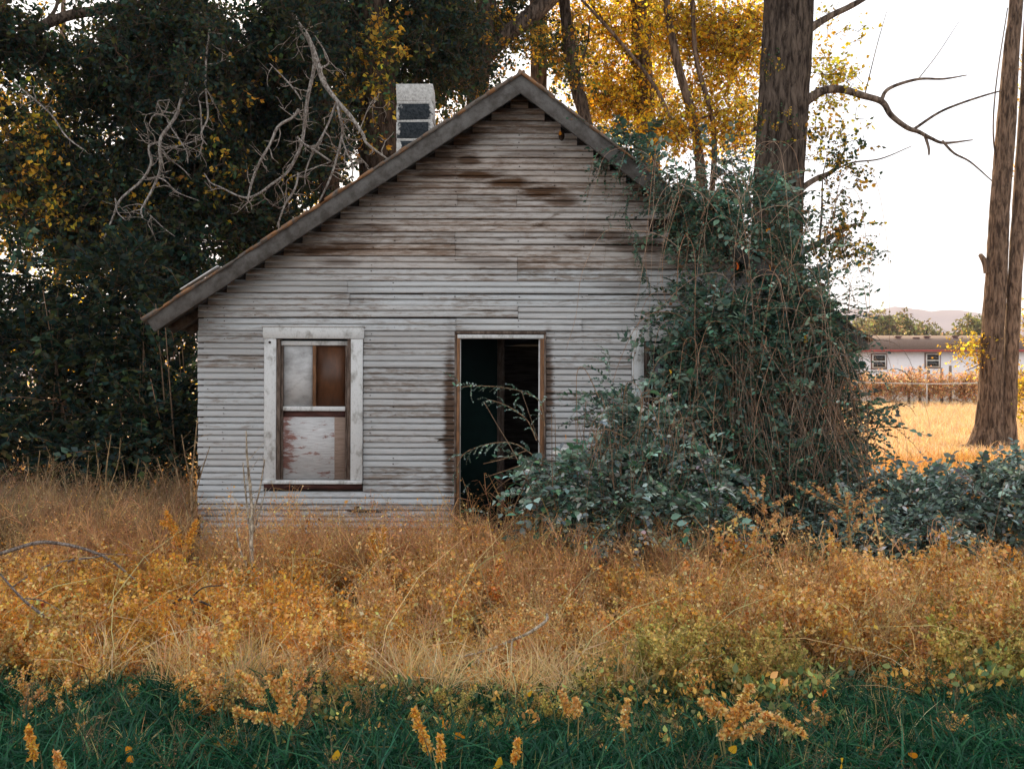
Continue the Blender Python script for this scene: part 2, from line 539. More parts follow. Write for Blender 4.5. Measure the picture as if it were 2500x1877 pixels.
def ply_mat():
    k = NT('peeling_plywood')
    p = k.pos()
    f = k.noise(k.scaled(p, (3.0, 3.0, 9)), 1.5, 7, 0.75, 0.3)
    g = k.noise(k.scaled(p, (6, 6, 90)), 1.0, 4, 0.7)
    red = k.mix(k.ramp(g, 0.35, 0.65), (0.16, 0.075, 0.062), (0.30, 0.16, 0.135))
    whi = k.mix(k.ramp(g, 0.3, 0.7), (0.36, 0.345, 0.34), (0.54, 0.53, 0.53))
    sep = k.n('SeparateXYZ')
    k.t.links.new(p, sep.inputs[0])
    xl = k.ramp(sep.outputs[0], hx(700), hx(740), 0.10, 0.0)
    c = k.mix(k.ramp(k.math('ADD', f, xl), 0.53, 0.64), whi, red)
    tan = k.mix(k.ramp(g, 0.3, 0.7), (0.22, 0.15, 0.115), (0.34, 0.25, 0.20))
    xr = k.math('GREATER_THAN', k.math('ADD', sep.outputs[0], k.math('MULTIPLY', g, 0.02)), hx(818))
    c = k.mix(xr, c, tan)
    k.bump(g, 0.4, 0.004)
    return k.base(c, 0.85, 0.15)
M_ply = ply_mat()

def box_geo(g, x0, x1, y0, y1, z0, z1, c=(1, 1, 1), jit=0.0):
    V = np.array([[x, y, z] for x in (x0, x1) for y in (y0, y1) for z in (z0, z1)], dtype=float)
    if jit:
        V += rng.normal(0, jit, V.shape)
    g.add(V, np.array([[0, 1, 3, 2], [4, 6, 7, 5], [0, 4, 5, 1], [2, 3, 7, 6], [0, 2, 6, 4], [1, 5, 7, 3]]), c)

def bx(name, mat, parent, x0, x1, y0, y1, z0, z1, jit=0.0, bev=0.004):
    g = Geo()
    box_geo(g, x0, x1, y0, y1, z0, z1, jit=jit)
    o = g.build(name, mat, parent)
    if bev:
        b = o.modifiers.new('bevel', 'BEVEL')
        b.width = bev
        b.segments = 1
    return o

house = empty('abandoned_house', (0, 0, 0), 'abandoned small white clapboard house with open doorway and steep gable roof', 'house')
house.rotation_euler.y = R(0.22)

# roof lines in the plane of the barge boards (y = -0.35) and of the wall (y = 0)
DR = CAM_D - 0.35
def rx_(px): return (px - 1250.0) * DR / F
def rz_(py): return CAM_H - (py - 938.5) * DR / F
APEX = (rx_(1268), rz_(184))
EL = (rx_(352), rz_(786))
ER = (rx_(2118), rz_(830))
def roof_z(x):
    if x < APEX[0]:
        t = (x - EL[0]) / (APEX[0] - EL[0])
        return EL[1] + t * (APEX[1] - EL[1])
    t = (x - APEX[0]) / (ER[0] - APEX[0])
    return APEX[1] + t * (ER[1] - APEX[1])
def roof_x(z, side):
    E = EL if side < 0 else ER
    t = (z - E[1]) / (APEX[1] - E[1])
    return E[0] + t * (APEX[0] - E[0])
XL, XR = hx(484), hx(2004)
DEPTH = 6.6
RAKE = 0.185

# siding: one plank for each course and run
PITCH = 30.2 * S1
def plank(x0, x1, z0, colr):
    prof = [(0.000, 0.004), (0.003, 0.026), (0.10, 0.027), (0.43, 0.019), (0.455, -0.004), (0.535, -0.004), (0.55, 0.026), (0.62, 0.026), (0.905, 0.019), (0.93, -0.006), (1.0, -0.006), (1.0, -0.012), (0.0, -0.012)]
    dy, dz = rng.normal(0, 0.0032), rng.normal(0, 0.0022)
    tilt = rng.normal(0, 0.0018)
    nseg = max(2, int((x1 - x0) / 0.5) + 1)
    xs = np.linspace(x0, x1, nseg)
    wav = np.cumsum(rng.normal(0, 0.0014, nseg))
    V = []
    for i, x in enumerate(xs):
        for zf, yo in prof:
            V.append((x, -(yo) + dy + 0.6 * wav[i], z0 + zf * PITCH + dz + wav[i] + tilt * (x - x0)))
    m = len(prof)
    idx = np.arange(nseg * m).reshape(nseg, m)
    q = np.stack([idx[:-1], idx[1:], np.roll(idx[1:], -1, 1), np.roll(idx[:-1], -1, 1)], -1).reshape(-1, 4)
    g = Geo()
    g.add(V, q, (1, 1, 1))
    for e, flip in ((idx[0], False), (idx[-1], True)):
        f = [[e[0], e[i], e[i + 1]] for i in range(1, m - 1)]
        g.F.append(np.array(f))
    o = g.build('plank', M_siding, house)
    o.color = (*colr, 1)
    return o

OPEN = [(hx(644), hx(886), hz(1195), hz(801)), (hx(1108), hx(1331), hz(1400), hz(809)), (hx(1539), hx(1781), hz(1195), hz(803))]
NAILS = []
z_ref = hz(808.0)
for k in range(-19, 20):
    z0 = z_ref - (k + 1) * PITCH            # course k spans z0 .. z0 + PITCH
    z1 = z0 + PITCH
    lim_l = max(XL, roof_x(z1 + 0.045, -1))
    lim_r = min(XR, roof_x(z1 + 0.06, 1))
    if lim_r - lim_l < 0.12 or z1 < 0.02:
        continue
    if lim_l <= XL + 0.001:
        lim_l += rng.choice([-0.008, 0.0, 0.03, 0.035])
    runs = [(lim_l, lim_r)]
    for (a, b, c, d) in OPEN:
        if min(z1, d) - max(z0, c) > 0.25 * PITCH:
            new = []
            for (s, e) in runs:
                if b <= s or a >= e:
                    new.append((s, e))
                else:
                    if a - s > 0.03: new.append((s, a))
                    if e - b > 0.03: new.append((b, e))
            runs = new
    pyc = 938.5 + (CAM_H - 0.5 * (z0 + z1)) / S1
    gable = pyc < 660
    for (s, e) in runs:
        cuts = [s]
        if e - s > 3.0:
            studs = [hx(x) for x in (690, 850, 955, 1110, 1262, 1420, 1580)]
            for st in random.sample(studs, rng.integers(1, 3)):
                if s + 0.35 < st < e - 0.35 and abs(st - cuts[-1]) > 0.5:
                    cuts.append(st + rng.normal(0, 0.01))
        cuts = sorted(cuts) + [e]
        for i in range(len(cuts) - 1):
            a, b = cuts[i], cuts[i + 1] - (0.003 if i < len(cuts) - 2 else 0)
            if k == -9 and b > hx(1580):       # a slot where a piece has fallen out under the eave
                b = hx(1578)
            if gable:
                cl = (rng.uniform(0.32, 0.58), rng.uniform(0.45, 0.9), rng.uniform(0.22, 0.62))
            else:
                cl = (rng.uniform(0.22, 0.52), rng.uniform(0.0, 0.25), rng.uniform(0.0, 0.30))
            if b - a > 0.04:
                plank(a, b, z0, cl)
        for st in (505, 545, 620, 905, 960, 1110, 1262, 1350, 1420, 1512):
            x = hx(st)
            if s + 0.02 < x < e - 0.02 and rng.random() < 0.85:
                for zf in (0.22, 0.75):
                    if rng.random() < 0.5:
                        NAILS.append((x + rng.normal(0, 0.008), z0 + zf * PITCH + rng.normal(0, 0.006)))
g = Geo()
for x, z in NAILS:
    r = rng.uniform(0.003, 0.006)
    a = np.linspace(0, 2 * math.pi, 6, endpoint=False)
    V = np.vstack([np.stack([x + 1.5 * r * np.cos(a), np.full(6, -0.020), z + r * np.sin(a)], -1), np.stack([x + 1.4 * r * np.cos(a), np.full(6, -0.0295), z + 0.9 * r * np.sin(a)], -1)])
    i = np.arange(6)
    g.add(V, [np.stack([i, np.roll(i, -1), np.roll(i, -1) + 6, i + 6], -1), np.array([[6, 7, 8, 9], [6, 9, 10, 11]])], (1, 1, 1))
tag(g.build('nail_heads', M_iron, house), kind='stuff')

# sheathing behind the planks (with the openings left free), other walls, floor, rooms
def quad_strip(name, mat, parent, polys, y0, y1):
    g = Geo()
    for poly in polys:
        n = len(poly)
        V = [(x, y0, z) for x, z in poly] + [(x, y1, z) for x, z in poly]
        i = np.arange(n)
        fs = [np.stack([i, np.roll(i, -1), np.roll(i, -1) + n, i + n], -1)]
        fs.append(np.array([[0, j, j + 1] for j in range(1, n - 1)]))
        fs.append(np.array([[n, n + j + 1, n + j] for j in range(1, n - 1)]))
        g.add(V, fs, (1, 1, 1))
    return g.build(name, mat, parent)
w1, dr, w2 = OPEN
ztop = hz(760)
wl_l, wl_r = XL + 0.02, XR - 0.02
RK = RAKE - 0.06
polys = [[(wl_l, 0.0), (w1[0] + .09, 0.0), (w1[0] + .09, ztop), (wl_l, min(ztop, roof_z(wl_l) - RK))],
         [(w1[0] + .09, 0.0), (w1[1] - .09, 0.0), (w1[1] - .09, w1[2] + 0.08), (w1[0] + .09, w1[2] + 0.08)],
         [(w1[0] + .09, w1[3] - 0.11), (w1[1] - .09, w1[3] - 0.11), (w1[1] - .09, ztop), (w1[0] + .09, ztop)],
         [(w1[1] - .09, 0.0), (dr[0] + .02, 0.0), (dr[0] + .02, ztop), (w1[1] - .09, ztop)],
         [(dr[0] + .02, 0.0), (dr[1] - .02, 0.0), (dr[1] - .02, 0.46), (dr[0] + .02, 0.46)],
         [(dr[0] + .02, dr[3] - 0.03), (dr[1] - .02, dr[3] - 0.03), (dr[1] - .02, ztop), (dr[0] + .02, ztop)],
         [(dr[1] - .02, 0.0), (w2[0] + .09, 0.0), (w2[0] + .09, ztop), (dr[1] - .02, ztop)],
         [(w2[0] + .09, 0.0), (w2[1] - .09, 0.0), (w2[1] - .09, w2[2] + .08), (w2[0] + .09, w2[2] + .08)],
         [(w2[0] + .09, w2[3] - .11), (w2[1] - .09, w2[3] - .11), (w2[1] - .09, ztop), (w2[0] + .09, ztop)],
         [(w2[1] - .09, 0.0), (wl_r, 0.0), (wl_r, min(ztop, roof_z(wl_r) - RK)), (w2[1] - .09, ztop)],
         [(roof_x(ztop + RK, -1), ztop), (roof_x(ztop + RK, 1), ztop), (APEX[0], APEX[1] - RK)]]
quad_strip('wall_sheathing', M_sheath, house, polys, 0.012, 0.11)
bx('corner_post', M_sheath, house, XL - 0.012, XL + 0.05, 0.0, 0.02, 0.0, roof_z(XL) - RAKE, bev=0)
M_sidewall = plain_mat('grey_side_wall', (0.10, 0.085, 0.07), (0.26, 0.24, 0.22), 3, (1, 1, 8))
bx('side_wall', M_sidewall, house, XL, XL + 0.10, 0.112, DEPTH, 0.0, roof_z(XL) - 0.12, bev=0)
bx('side_wall', M_sidewall, house, XR - 0.10, XR, 0.112, DEPTH, 0.0, roof_z(XR) - 0.12, bev=0)
zb = roof_z(XL) - 0.12
quad_strip('rear_wall', M_sidewall, house, [[(XL, 0), (XR, 0), (XR, roof_z(XR) - .12), (APEX[0], APEX[1] - .12), (XL, zb)]], DEPTH, DEPTH + 0.1)
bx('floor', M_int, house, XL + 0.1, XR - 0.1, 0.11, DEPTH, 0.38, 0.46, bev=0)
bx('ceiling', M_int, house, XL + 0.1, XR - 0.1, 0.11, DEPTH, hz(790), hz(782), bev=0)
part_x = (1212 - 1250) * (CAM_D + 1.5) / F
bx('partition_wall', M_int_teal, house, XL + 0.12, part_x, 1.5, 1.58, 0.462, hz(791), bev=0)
bx('partition_post', M_jambdk, house, part_x + 0.002, part_x + 0.09, 1.47, 1.60, 0.462, hz(791))

# roof: deck, rafters, shingle courses, barge boards
roof = Geo()
th = 0.03
for E in (EL, ER):
    V = []
    for y in (-0.33, DEPTH + 0.3):
        V += [(E[0], y, E[1] - 0.012), (APEX[0], y, APEX[1] - 0.012), (APEX[0], y, APEX[1] - th - 0.012), (E[0], y, E[1] - th - 0.012)]
    roof.add(V, np.array([[0, 1, 2, 3], [4, 7, 6, 5], [0, 4, 5, 1], [3, 2, 6, 7], [0, 3, 7, 4], [1, 5, 6, 2]]), (1, 1, 1))
roof = roof.build('roof', M_rafter, house)
def slope_board(name, mat, parent, E, a, b, y0, y1, up, dn, jit=0.0, bev=0.004):
    """a board along the slope from fraction a to b (0 eave, 1 ridge), up/dn measured square to the slope"""
    e, p = A(E[0], E[1]), A(APEX[0], APEX[1])
    t = (p - e) / np.linalg.norm(p - e)
    nrm = A(-t[1], t[0]) if t[0] > 0 else A(t[1], -t[0])
    q = [e + (p - e) * a + nrm * up, e + (p - e) * b + nrm * up, e + (p - e) * b - nrm * dn, e + (p - e) * a - nrm * dn]
    V = np.array([(x, y, z) for y in (y0, y1) for x, z in q])
    if jit:
        V += rng.normal(0, jit, V.shape)
    g = Geo()
    g.add(V, np.array([[0, 1, 2, 3], [4, 7, 6, 5], [0, 4, 5, 1], [3, 2, 6, 7], [0, 3, 7, 4], [1, 5, 6, 2]]), (1, 1, 1))
    o = g.build(name, mat, parent)
    if bev:
        m = o.modifiers.new('bevel', 'BEVEL')
        m.width = bev
        m.segments = 1
    return o
slope_board('barge_board', M_rake, roof, EL, 0.004, 0.997, -0.370, -0.332, 0.0, 0.160)
slope_board('barge_board', M_rake, roof, ER, 0.0, 1.010, -0.372, -0.332, 0.0, 0.160)
for E in (EL, ER):
    for y in np.arange(0.25, DEPTH, 0.6):
        slope_board('rafter', M_rafter, roof, E, 0.004, 0.20, y, y + 0.05, -0.045, 0.145, bev=0)
    L = math.hypot(APEX[0] - E[0], APEX[1] - E[1])
    nc = int(L / 0.135)
    for i in range(nc):
        a = i / nc - 0.004
        ov = rng.uniform(0.0, 0.022)
        slope_board('shingle_course', M_shingle, roof, E, a, (i + 1.35) / nc, -0.385 - ov, DEPTH + 0.33, 0.016 + rng.uniform(0.004, 0.022), -0.002, jit=0.004, bev=0)
# a strip of shingle that has lifted near the left eave
slope_board('lifted_shingle', M_trim, roof, (EL[0] - 0.03, EL[1] + 0.07), 0.10, 0.20, -0.36, -0.25, 0.012, 0.002)

# chimney of cement blocks
ch = empty('block_chimney', P(1015, 380, 12.9), 'white and sooty black cement block chimney standing on the roof', 'chimney')
cd = 12.9
def cx_(px): return (px - 1250.0) * cd / F
def cz_(py): return CAM_H - (py - 938.5) * cd / F
def block_mat():
    k = NT('sooty_block')
    p = k.pos()
    f = k.noise(p, 7.0, 7, 0.75, 1.0)
    f2 = k.noise(p, 40, 4, 0.7)
    sep = k.n('SeparateColor')
    k.t.links.new(k.n('ObjectInfo').outputs['Color'], sep.inputs[0])
    sx = k.n('SeparateXYZ')
    k.t.links.new(p, sx.inputs[0])
    edge = k.ramp(k.math('ABSOLUTE', k.math('SUBTRACT', sx.outputs[0], cx_(1012))), 0.12, 0.25, 0.0, 0.34)
    f = k.math('SUBTRACT', f, edge)
    thr = k.math('SUBTRACT', f, k.math('SUBTRACT', 0.85, k.math('MULTIPLY', sep.outputs[0], 0.6)))
    c = k.mix(k.ramp(thr, -0.06, 0.09), k.mix(k.ramp(f2, 0.3, 0.7), (0.34, 0.33, 0.315), (0.58, 0.57, 0.55)), k.mix(k.ramp(f2, 0.3, 0.7), (0.012, 0.016, 0.02), (0.045, 0.052, 0.058)))
    k.bump(f2, 0.8, 0.010)
    return k.base(c, 0.95, 0.1)
M_block = block_mat()
co = np.array(ch.location)
def chbox(name, x0, x1, y0, y1, z0, z1, soot):
    g = Geo()
    box_geo(g, x0, x1, y0, y1, z0, z1, jit=0.003)
    o = g.build(name, M_block, ch, origin=co)
    o.color = (soot, 0, 0, 1)
    b = o.modifiers.new('bevel', 'BEVEL')
    b.width = 0.006
    b.segments = 2
    return o
y0c = cd - CAM_D
for top, bot, soot in ((205, 247, 0.42), (253, 293, 0.92), (298, 338, 0.92), (343, 383, 0.80), (388, 430, 0.5)):
    chbox('block', cx_(967), cx_(1057), y0c, y0c + 0.40, cz_(bot), cz_(top), soot)
for top, bot in ((246, 254), (292, 299), (337, 344), (382, 389)):
    chbox('mortar_joint', cx_(968.5), cx_(1056), y0c + 0.006, y0c + 0.395, cz_(bot), cz_(top), 0.0)

# windows and door
def window(x0, x1, ytop, ybot, kind):
    w = bx('window', M_trim, house, hx(x0 - 3), hx(x1 + 3), -0.052, 0.0, hz(ytop + 28), hz(ytop))       # head casing
    bx('drip_cap', M_trim, w, hx(x0 - 6), hx(x1 + 6), -0.062, -0.002, hz(ytop) + 0.001, hz(ytop - 4))
    bx('side_casing', M_trim, w, hx(x0), hx(x0 + 29), -0.046, 0.0, hz(ybot), hz(ytop + 28) - 0.002)
    bx('side_casing', M_trim, w, hx(x1 - 29), hx(x1), -0.046, 0.0, hz(ybot), hz(ytop + 28) - 0.002)
    bx('sill', M_trim, w, hx(x0), hx(x1), -0.075, 0.05, hz(ybot + 9), hz(ybot) - 0.002)
    bx('apron', M_sill_dark, w, hx(x0), hx(x1 - 2), -0.035, 0.0, hz(ybot + 22), hz(ybot + 9) - 0.002, bev=0)
    a, b = x0 + 29, x1 - 29
    bx('jamb', M_jambdk, w, hx(a) + .001, hx(a + 9), -0.028, 0.10, hz(ybot) + .002, hz(ytop + 28) - .004)  # dark brown puts the jamb shadow into the colour
    bx('jamb', M_jambdk, w, hx(b - 9), hx(b) - .001, -0.028, 0.10, hz(ybot) + .002, hz(ytop + 28) - .004)
    bx('top_rail', M_trim, w, hx(a + 10), hx(b - 10), 0.005, 0.04, hz(ytop + 44), hz(ytop + 33))
    ym = ytop + 193
    s1, s2 = a + 10, b - 10
    bx('stile', M_jambdk, w, hx(s1), hx(s1 + 5), 0.005, 0.04, hz(ybot), hz(ytop + 44) - .001)
    bx('stile', M_jambdk, w, hx(s2 - 5), hx(s2), 0.005, 0.04, hz(ybot), hz(ytop + 44) - .001)
    bx('meeting_rail', M_trim, w, hx(s1 + 5) + .001, hx(s2 - 5) - .001, -0.004, 0.045, hz(ym + 11), hz(ym))
    xm = 0.5 * (s1 + s2)
    bx('mullion', M_jamb if kind == 0 else M_jambdk, w, hx(xm - 4), hx(xm + 4), 0.008, 0.04, hz(ym) + .001, hz(ytop + 44) - .001)
    up = (M_pane_white, M_pane_brown) if kind == 0 else (M_glass_dark, M_glass_dark)
    bx('pane', up[0], w, hx(s1 + 5) + .001, hx(xm - 4) - .001, 0.030, 0.036, hz(ym) + .001, hz(ytop + 44) - .001, bev=0)
    bx('pane', up[1], w, hx(xm + 4) + .001, hx(s2 - 5) - .001, 0.034, 0.040, hz(ym) + .001, hz(ytop + 44) - .001, bev=0)
    if kind == 0:
        bx('plywood_panel', M_ply, w, hx(s1 + 5) + .001, hx(s2 - 5) - .001, 0.018, 0.030, hz(ybot - 1), hz(ym + 26), bev=0)
        bx('dark_gap_strip', M_sill_dark, w, hx(s1 + 5) + .001, hx(s2 - 5) - .001, 0.034, 0.040, hz(ym + 26) - .02, hz(ym + 11) - .001, bev=0)  # dark strip standing in for the shaded gap above the plywood
        g = Geo()
        a_ = np.linspace(0, 2 * math.pi, 10, endpoint=False)
        c0 = (hx(659), hz(838))
        tube(g, [[c0[0], -0.046, c0[1]], [c0[0], -0.062, c0[1]], [c0[0], -0.066, c0[1]]], [0.013, 0.013, 0.006], (1, 1, 1), 10, 1)
        g.build('screw_eye', M_iron, w)
    else:
        bx('pane', M_glass_dark, w, hx(s1 + 5) + .001, hx(s2 - 5) - .001, 0.026, 0.032, hz(ybot), hz(ym + 11) - .001, bev=0)
    return w
window(645, 885, 801, 1173, 0)
window(1540, 1780, 804, 1176, 1)

dz0 = 0.465
dm = bx('door_frame', M_jambdk, house, hx(1108), hx(1331), -0.040, 0.0, hz(816), hz(809))
bx('head_jamb', M_trim, dm, hx(1115), hx(1325), -0.034, 0.12, hz(827), hz(817) - .001)
bx('jamb', M_jambdk, dm, hx(1108), hx(1113), -0.038, 0.12, dz0, hz(816) - .001)
bx('jamb', M_jamb, dm, hx(1113) + .001, hx(1121), -0.030, 0.12, dz0, hz(817) - .002)
bx('door_stop', M_trim, dm, hx(1121) + .001, hx(1123), 0.0, 0.03, dz0, hz(827) - .002, bev=0)
bx('jamb', M_jamb, dm, hx(1317), hx(1326), -0.030, 0.12, dz0, hz(817) - .002)
bx('jamb', M_jambdk, dm, hx(1326) + .001, hx(1331), -0.038, 0.12, dz0, hz(816) - .001)
bx('door_stop', M_trim, dm, hx(1313), hx(1317) - .001, 0.0, 0.03, dz0, hz(827) - .002, bev=0)
bx('threshold', M_jambdk, dm, hx(1109), hx(1330), -0.07, 0.12, 0.42, dz0 - .001)

# a broken tap bracket, a splintered slot and a hanging dead nest on the wall
g = Geo()
tube(g, [[hx(848), -0.03, hz(1246)], [hx(872), -0.045, hz(1249)], [hx(905), -0.035, hz(1248)], [hx(934), -0.03, hz(1250)]], [.008, .011, .009, .006], (1, 1, 1), 6, 3)
tube(g, [[hx(866), -0.03, hz(1250)], [hx(870), -0.07, hz(1240)], [hx(878), -0.085, hz(1236)]], [.018, .016, .010], (1, 1, 1), 7, 3)
tag(g.build('pipe_stub', M_iron, house))
g = Geo()
V = [(hx(1058), -.0312, hz(1070)), (hx(1080), -.0312, hz(1069)), (hx(1106), -.0312, hz(1071)), (hx(1106), -.0312, hz(1076)), (hx(1066), -.0312, hz(1077)), (hx(1072), -.0312, hz(1073))]
g.add(V + [(x, -.018, z) for x, y, z in V], [np.array([[0, 1, 5], [1, 2, 5], [2, 3, 5], [3, 4, 5]]), np.array([[0, 6, 7, 1], [1, 7, 8, 2], [3, 9, 10, 4]])], (1, 1, 1))
g.build('splintered_slot', M_sheath, house)

# ------------------------------------------------------------------ trees
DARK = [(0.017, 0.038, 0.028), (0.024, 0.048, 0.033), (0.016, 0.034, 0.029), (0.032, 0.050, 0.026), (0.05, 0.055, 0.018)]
GREENGOLD = [(0.04, 0.07, 0.035), (0.10, 0.11, 0.03), (0.40, 0.25, 0.03), (0.60, 0.36, 0.04)]
GOLD = [(0.84, 0.50, 0.03), (0.86, 0.56, 0.04), (0.80, 0.42, 0.025), (0.78, 0.55, 0.06), (0.34, 0.26, 0.03), (0.88, 0.62, 0.10)]
YELLOW = [(0.62, 0.42, 0.04), (0.66, 0.46, 0.06), (0.50, 0.36, 0.05)]
FARGREEN = [(0.20, 0.20, 0.09), (0.28, 0.26, 0.11), (0.16, 0.17, 0.08), (0.36, 0.30, 0.12)]  # lightened and yellowed so sunlight and haze sit in the leaf colour
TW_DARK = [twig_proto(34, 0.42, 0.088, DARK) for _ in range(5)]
TW_MIX = [twig_proto(30, 0.42, 0.085, GREENGOLD) for _ in range(4)]
TW_GOLD = [twig_proto(26, 0.42, 0.082, GOLD) for _ in range(5)]
TW_YEL = [twig_proto(26, 0.40, 0.08, YELLOW) for _ in range(3)]
TW_FAR = [twig_proto(30, 0.9, 0.34, FARGREEN) for _ in range(3)]

def crown_geo(g, blobs, n, protos, s=(0.8, 1.3), shell=0.2, floor=None, vj=0.2):
    T, u = blob_points(blobs, n, shell)
    T = T + rng.normal(0, 0.12, T.shape)
    # light and empty pockets: drop twigs where a slow 3-D wave is low
    w = np.sin(T[:, 0] * 2.3 + 1.1 * T[:, 2]) + np.sin(T[:, 2] * 2.9 - T[:, 1] * 1.3) + np.sin(T[:, 1] * 2.1 + T[:, 0] * 1.7)
    T = T[w > -1.35]
    if floor is not None:
        T = T[T[:, 2] > floor]
    k = rng.integers(0, len(protos), len(T))
    for i, pr in enumerate(protos):
        t = T[k == i]
        m = len(t)
        if m:
            cm = np.exp(rng.normal(0, vj, (m, 1))) * np.exp(rng.normal(0, 0.06, (m, 3)))
            scatter(g, pr, frames(rand_dirs(m), rng.uniform(0, 6, m)), t, rng.uniform(s[0], s[1], m), cm)

def limb_tree(name, label, d, trunk, limbs, crowns, bark=M_bark, sides=22, bk=0.12, group=None, tint=(1, 1, 1), leafmat=None, cat='tree'):
    """trunk and limbs as lists of (px, py, half width px) at distance d; crowns as (blobs, n, protos, size) lists"""
    bx_, by_ = trunk[0][0], trunk[0][1]
    x0 = (bx_ - 1250.0) * d / F
    root = empty(name, (x0, d - CAM_D, float(gz(x0, d - CAM_D)) - 0.05), label, cat, group)
    o = np.array(root.location)
    g = Geo()
    tint = np.array(tint, dtype=float)
    pts = np.array([P(x, y, d) for x, y, w in trunk])
    tube(g, pts, [w * d / F for x, y, w in trunk], tint, sides, 10, bk)
    tr = g.build('trunk', bark, root, True, o)
    for lb in limbs:
        dd = lb[0] if np.isscalar(lb[0]) else d
        lst = lb[1:] if np.isscalar(lb[0]) else lb
        g = Geo()
        q = np.array([P(x, y, dd) for x, y, w in lst])
        if len(q) > 2:
            q[1:-1] += rng.normal(0, 0.012, (len(q) - 2, 3))
        tube(g, q, [max(0.5, w) * 0.85 * dd / F for x, y, w in lst], tint * (1.9 if d < 14 else 1.2), 10 if lst[0][2] > 5 else 6, 6, bk * 0.6 if lst[0][2] > 6 else 0)  # limb colour lightened to carry the bloom of the bright sky
        g.build('limb', bark, tr, True, o)
    if crowns:
        g = Geo()
        for c in crowns:
            crown_geo(g, *c)
        tag(g.build('crown', leafmat or M_leaf_dark, root, False, o), kind='stuff')
    return root

# dark cottonwoods left of and behind the house
limb_tree('cottonwood_tree', 'tall dark ridged tree trunk just left of the chimney behind the house', 19.0,
          [(935, 1215, 62), (930, 700, 50), (925, 330, 46), (914, 150, 45), (900, 0, 43), (880, -500, 36), (860, -1000, 25)],
          [[(905, -60, 24), (1000, -200, 18), (1120, -420, 10)], [(890, -100, 20), (780, -260, 15), (640, -450, 8)]],
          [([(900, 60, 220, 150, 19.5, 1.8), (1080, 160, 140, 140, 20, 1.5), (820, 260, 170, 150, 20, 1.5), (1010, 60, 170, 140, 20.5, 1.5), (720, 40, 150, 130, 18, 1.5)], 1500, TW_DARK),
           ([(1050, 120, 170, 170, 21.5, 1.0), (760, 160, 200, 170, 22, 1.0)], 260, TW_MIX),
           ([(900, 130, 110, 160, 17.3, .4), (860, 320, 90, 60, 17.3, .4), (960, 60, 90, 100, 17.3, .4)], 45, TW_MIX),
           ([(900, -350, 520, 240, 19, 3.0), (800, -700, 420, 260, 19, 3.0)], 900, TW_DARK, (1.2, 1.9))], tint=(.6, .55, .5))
limb_tree('cottonwood_tree', 'thin leaning dark trunk above the roof slope, behind the dead branches', 18.0,
          [(812, 1228, 30), (806, 600, 26), (800, 360, 23), (775, 200, 21), (760, 60, 20), (735, -150, 16), (720, -500, 10)],
          [[(770, 100, 9), (700, 20, 6), (620, -60, 3)]],
          [([(640, 180, 180, 180, 18, 1.5), (520, 330, 170, 170, 17.5, 1.5), (690, 330, 120, 120, 18.5, 1.2), (560, 500, 160, 120, 17.5, 1.2), (420, 480, 130, 130, 17.5, 1.2), (450, 620, 120, 110, 17, 1.0), (600, 560, 130, 110, 18, 1.2), (720, 420, 120, 110, 19, 1.2)], 2300, TW_DARK),
           ([(600, 300, 220, 240, 16.6, .4), (300, 480, 160, 160, 16.4, .4)], 55, TW_MIX),
           ([(715, 15, 45, 45, 15.2, .2), (512, 55, 30, 40, 15.4, .2), (455, 200, 30, 40, 15.3, .2)], 60, TW_DARK, (0.6, 0.9)),
           ([(790, 330, 60, 120, 16.8, .3), (770, 130, 60, 100, 16.8, .3)], 80, TW_DARK),
           ([(620, -250, 300, 220, 18, 2.0)], 260, TW_DARK, (1.2, 1.8))], tint=(.6, .5, .42))
limb_tree('cottonwood_tree', 'big dark leafy tree whose long limb crosses the top left corner', 16.5,
          [(-190, 1253, 60), (-180, 600, 52), (-170, 200, 46), (-150, -200, 40), (-140, -700, 26)],
          [[(-165, 230, 24), (-60, 170, 20), (0, 133, 17), (80, 78, 15), (180, 34, 14), (330, 14, 12), (420, -25, 10), (520, -120, 6)],
           [(100, 66, 7), (135, 20, 5), (150, -60, 3)], [(20, 120, 5), (75, 140, 3), (130, 200, 2)]],
          [([(60, 60, 130, 110, 16.5, 1.2), (330, 110, 150, 120, 16.5, 1.2), (470, 60, 140, 110, 17, 1.2), (240, 250, 130, 110, 17, 1.2), (400, 250, 120, 110, 17, 1.2), (120, 420, 130, 100, 17, 1.2), (270, 420, 130, 120, 17, 1.2), (330, 560, 130, 110, 17, 1.2), (180, 580, 120, 80, 17, 1.2), (420, 640, 120, 90, 16.5, .8)], 1800, TW_DARK),
           ([(100, 250, 160, 220, 19, 1.0), (60, 520, 160, 160, 19, 1.0), (90, 420, 140, 240, 16.2, .6)], 330, TW_MIX),
           ([(200, -300, 500, 260, 17, 2.5), (-150, 300, 150, 500, 16.5, 1.5)], 700, TW_DARK, (1.2, 1.8))])
limb_tree('cottonwood_tree', 'dark tree with a thick limb leaning right above the roof peak', 22.0,
          [(1120, 1175, 40), (1150, 600, 30), (1165, 250, 25), (1176, 150, 23), (1184, 60, 22), (1195, -250, 18), (1200, -600, 10)],
          [[(1130, 215, 24), (1170, 150, 25), (1225, 95, 25), (1280, 50, 25), (1335, 5, 24), (1400, -70, 20), (1480, -200, 12)],
           [(1240, 85, 4), (1215, 30, 3), (1205, -30, 2)]],
          [([(1140, 100, 130, 120, 22.5, 1.2), (1300, 120, 70, 70, 22, 1.0), (1060, 230, 110, 80, 22.5, 1.0), (1330, 170, 80, 50, 22, .8)], 330, TW_MIX),
           ([(1200, 40, 160, 90, 23.5, 1.2)], 150, TW_DARK),
           ([(1250, -320, 420, 240, 22, 3.0)], 520, TW_DARK, (1.3, 2.0))])
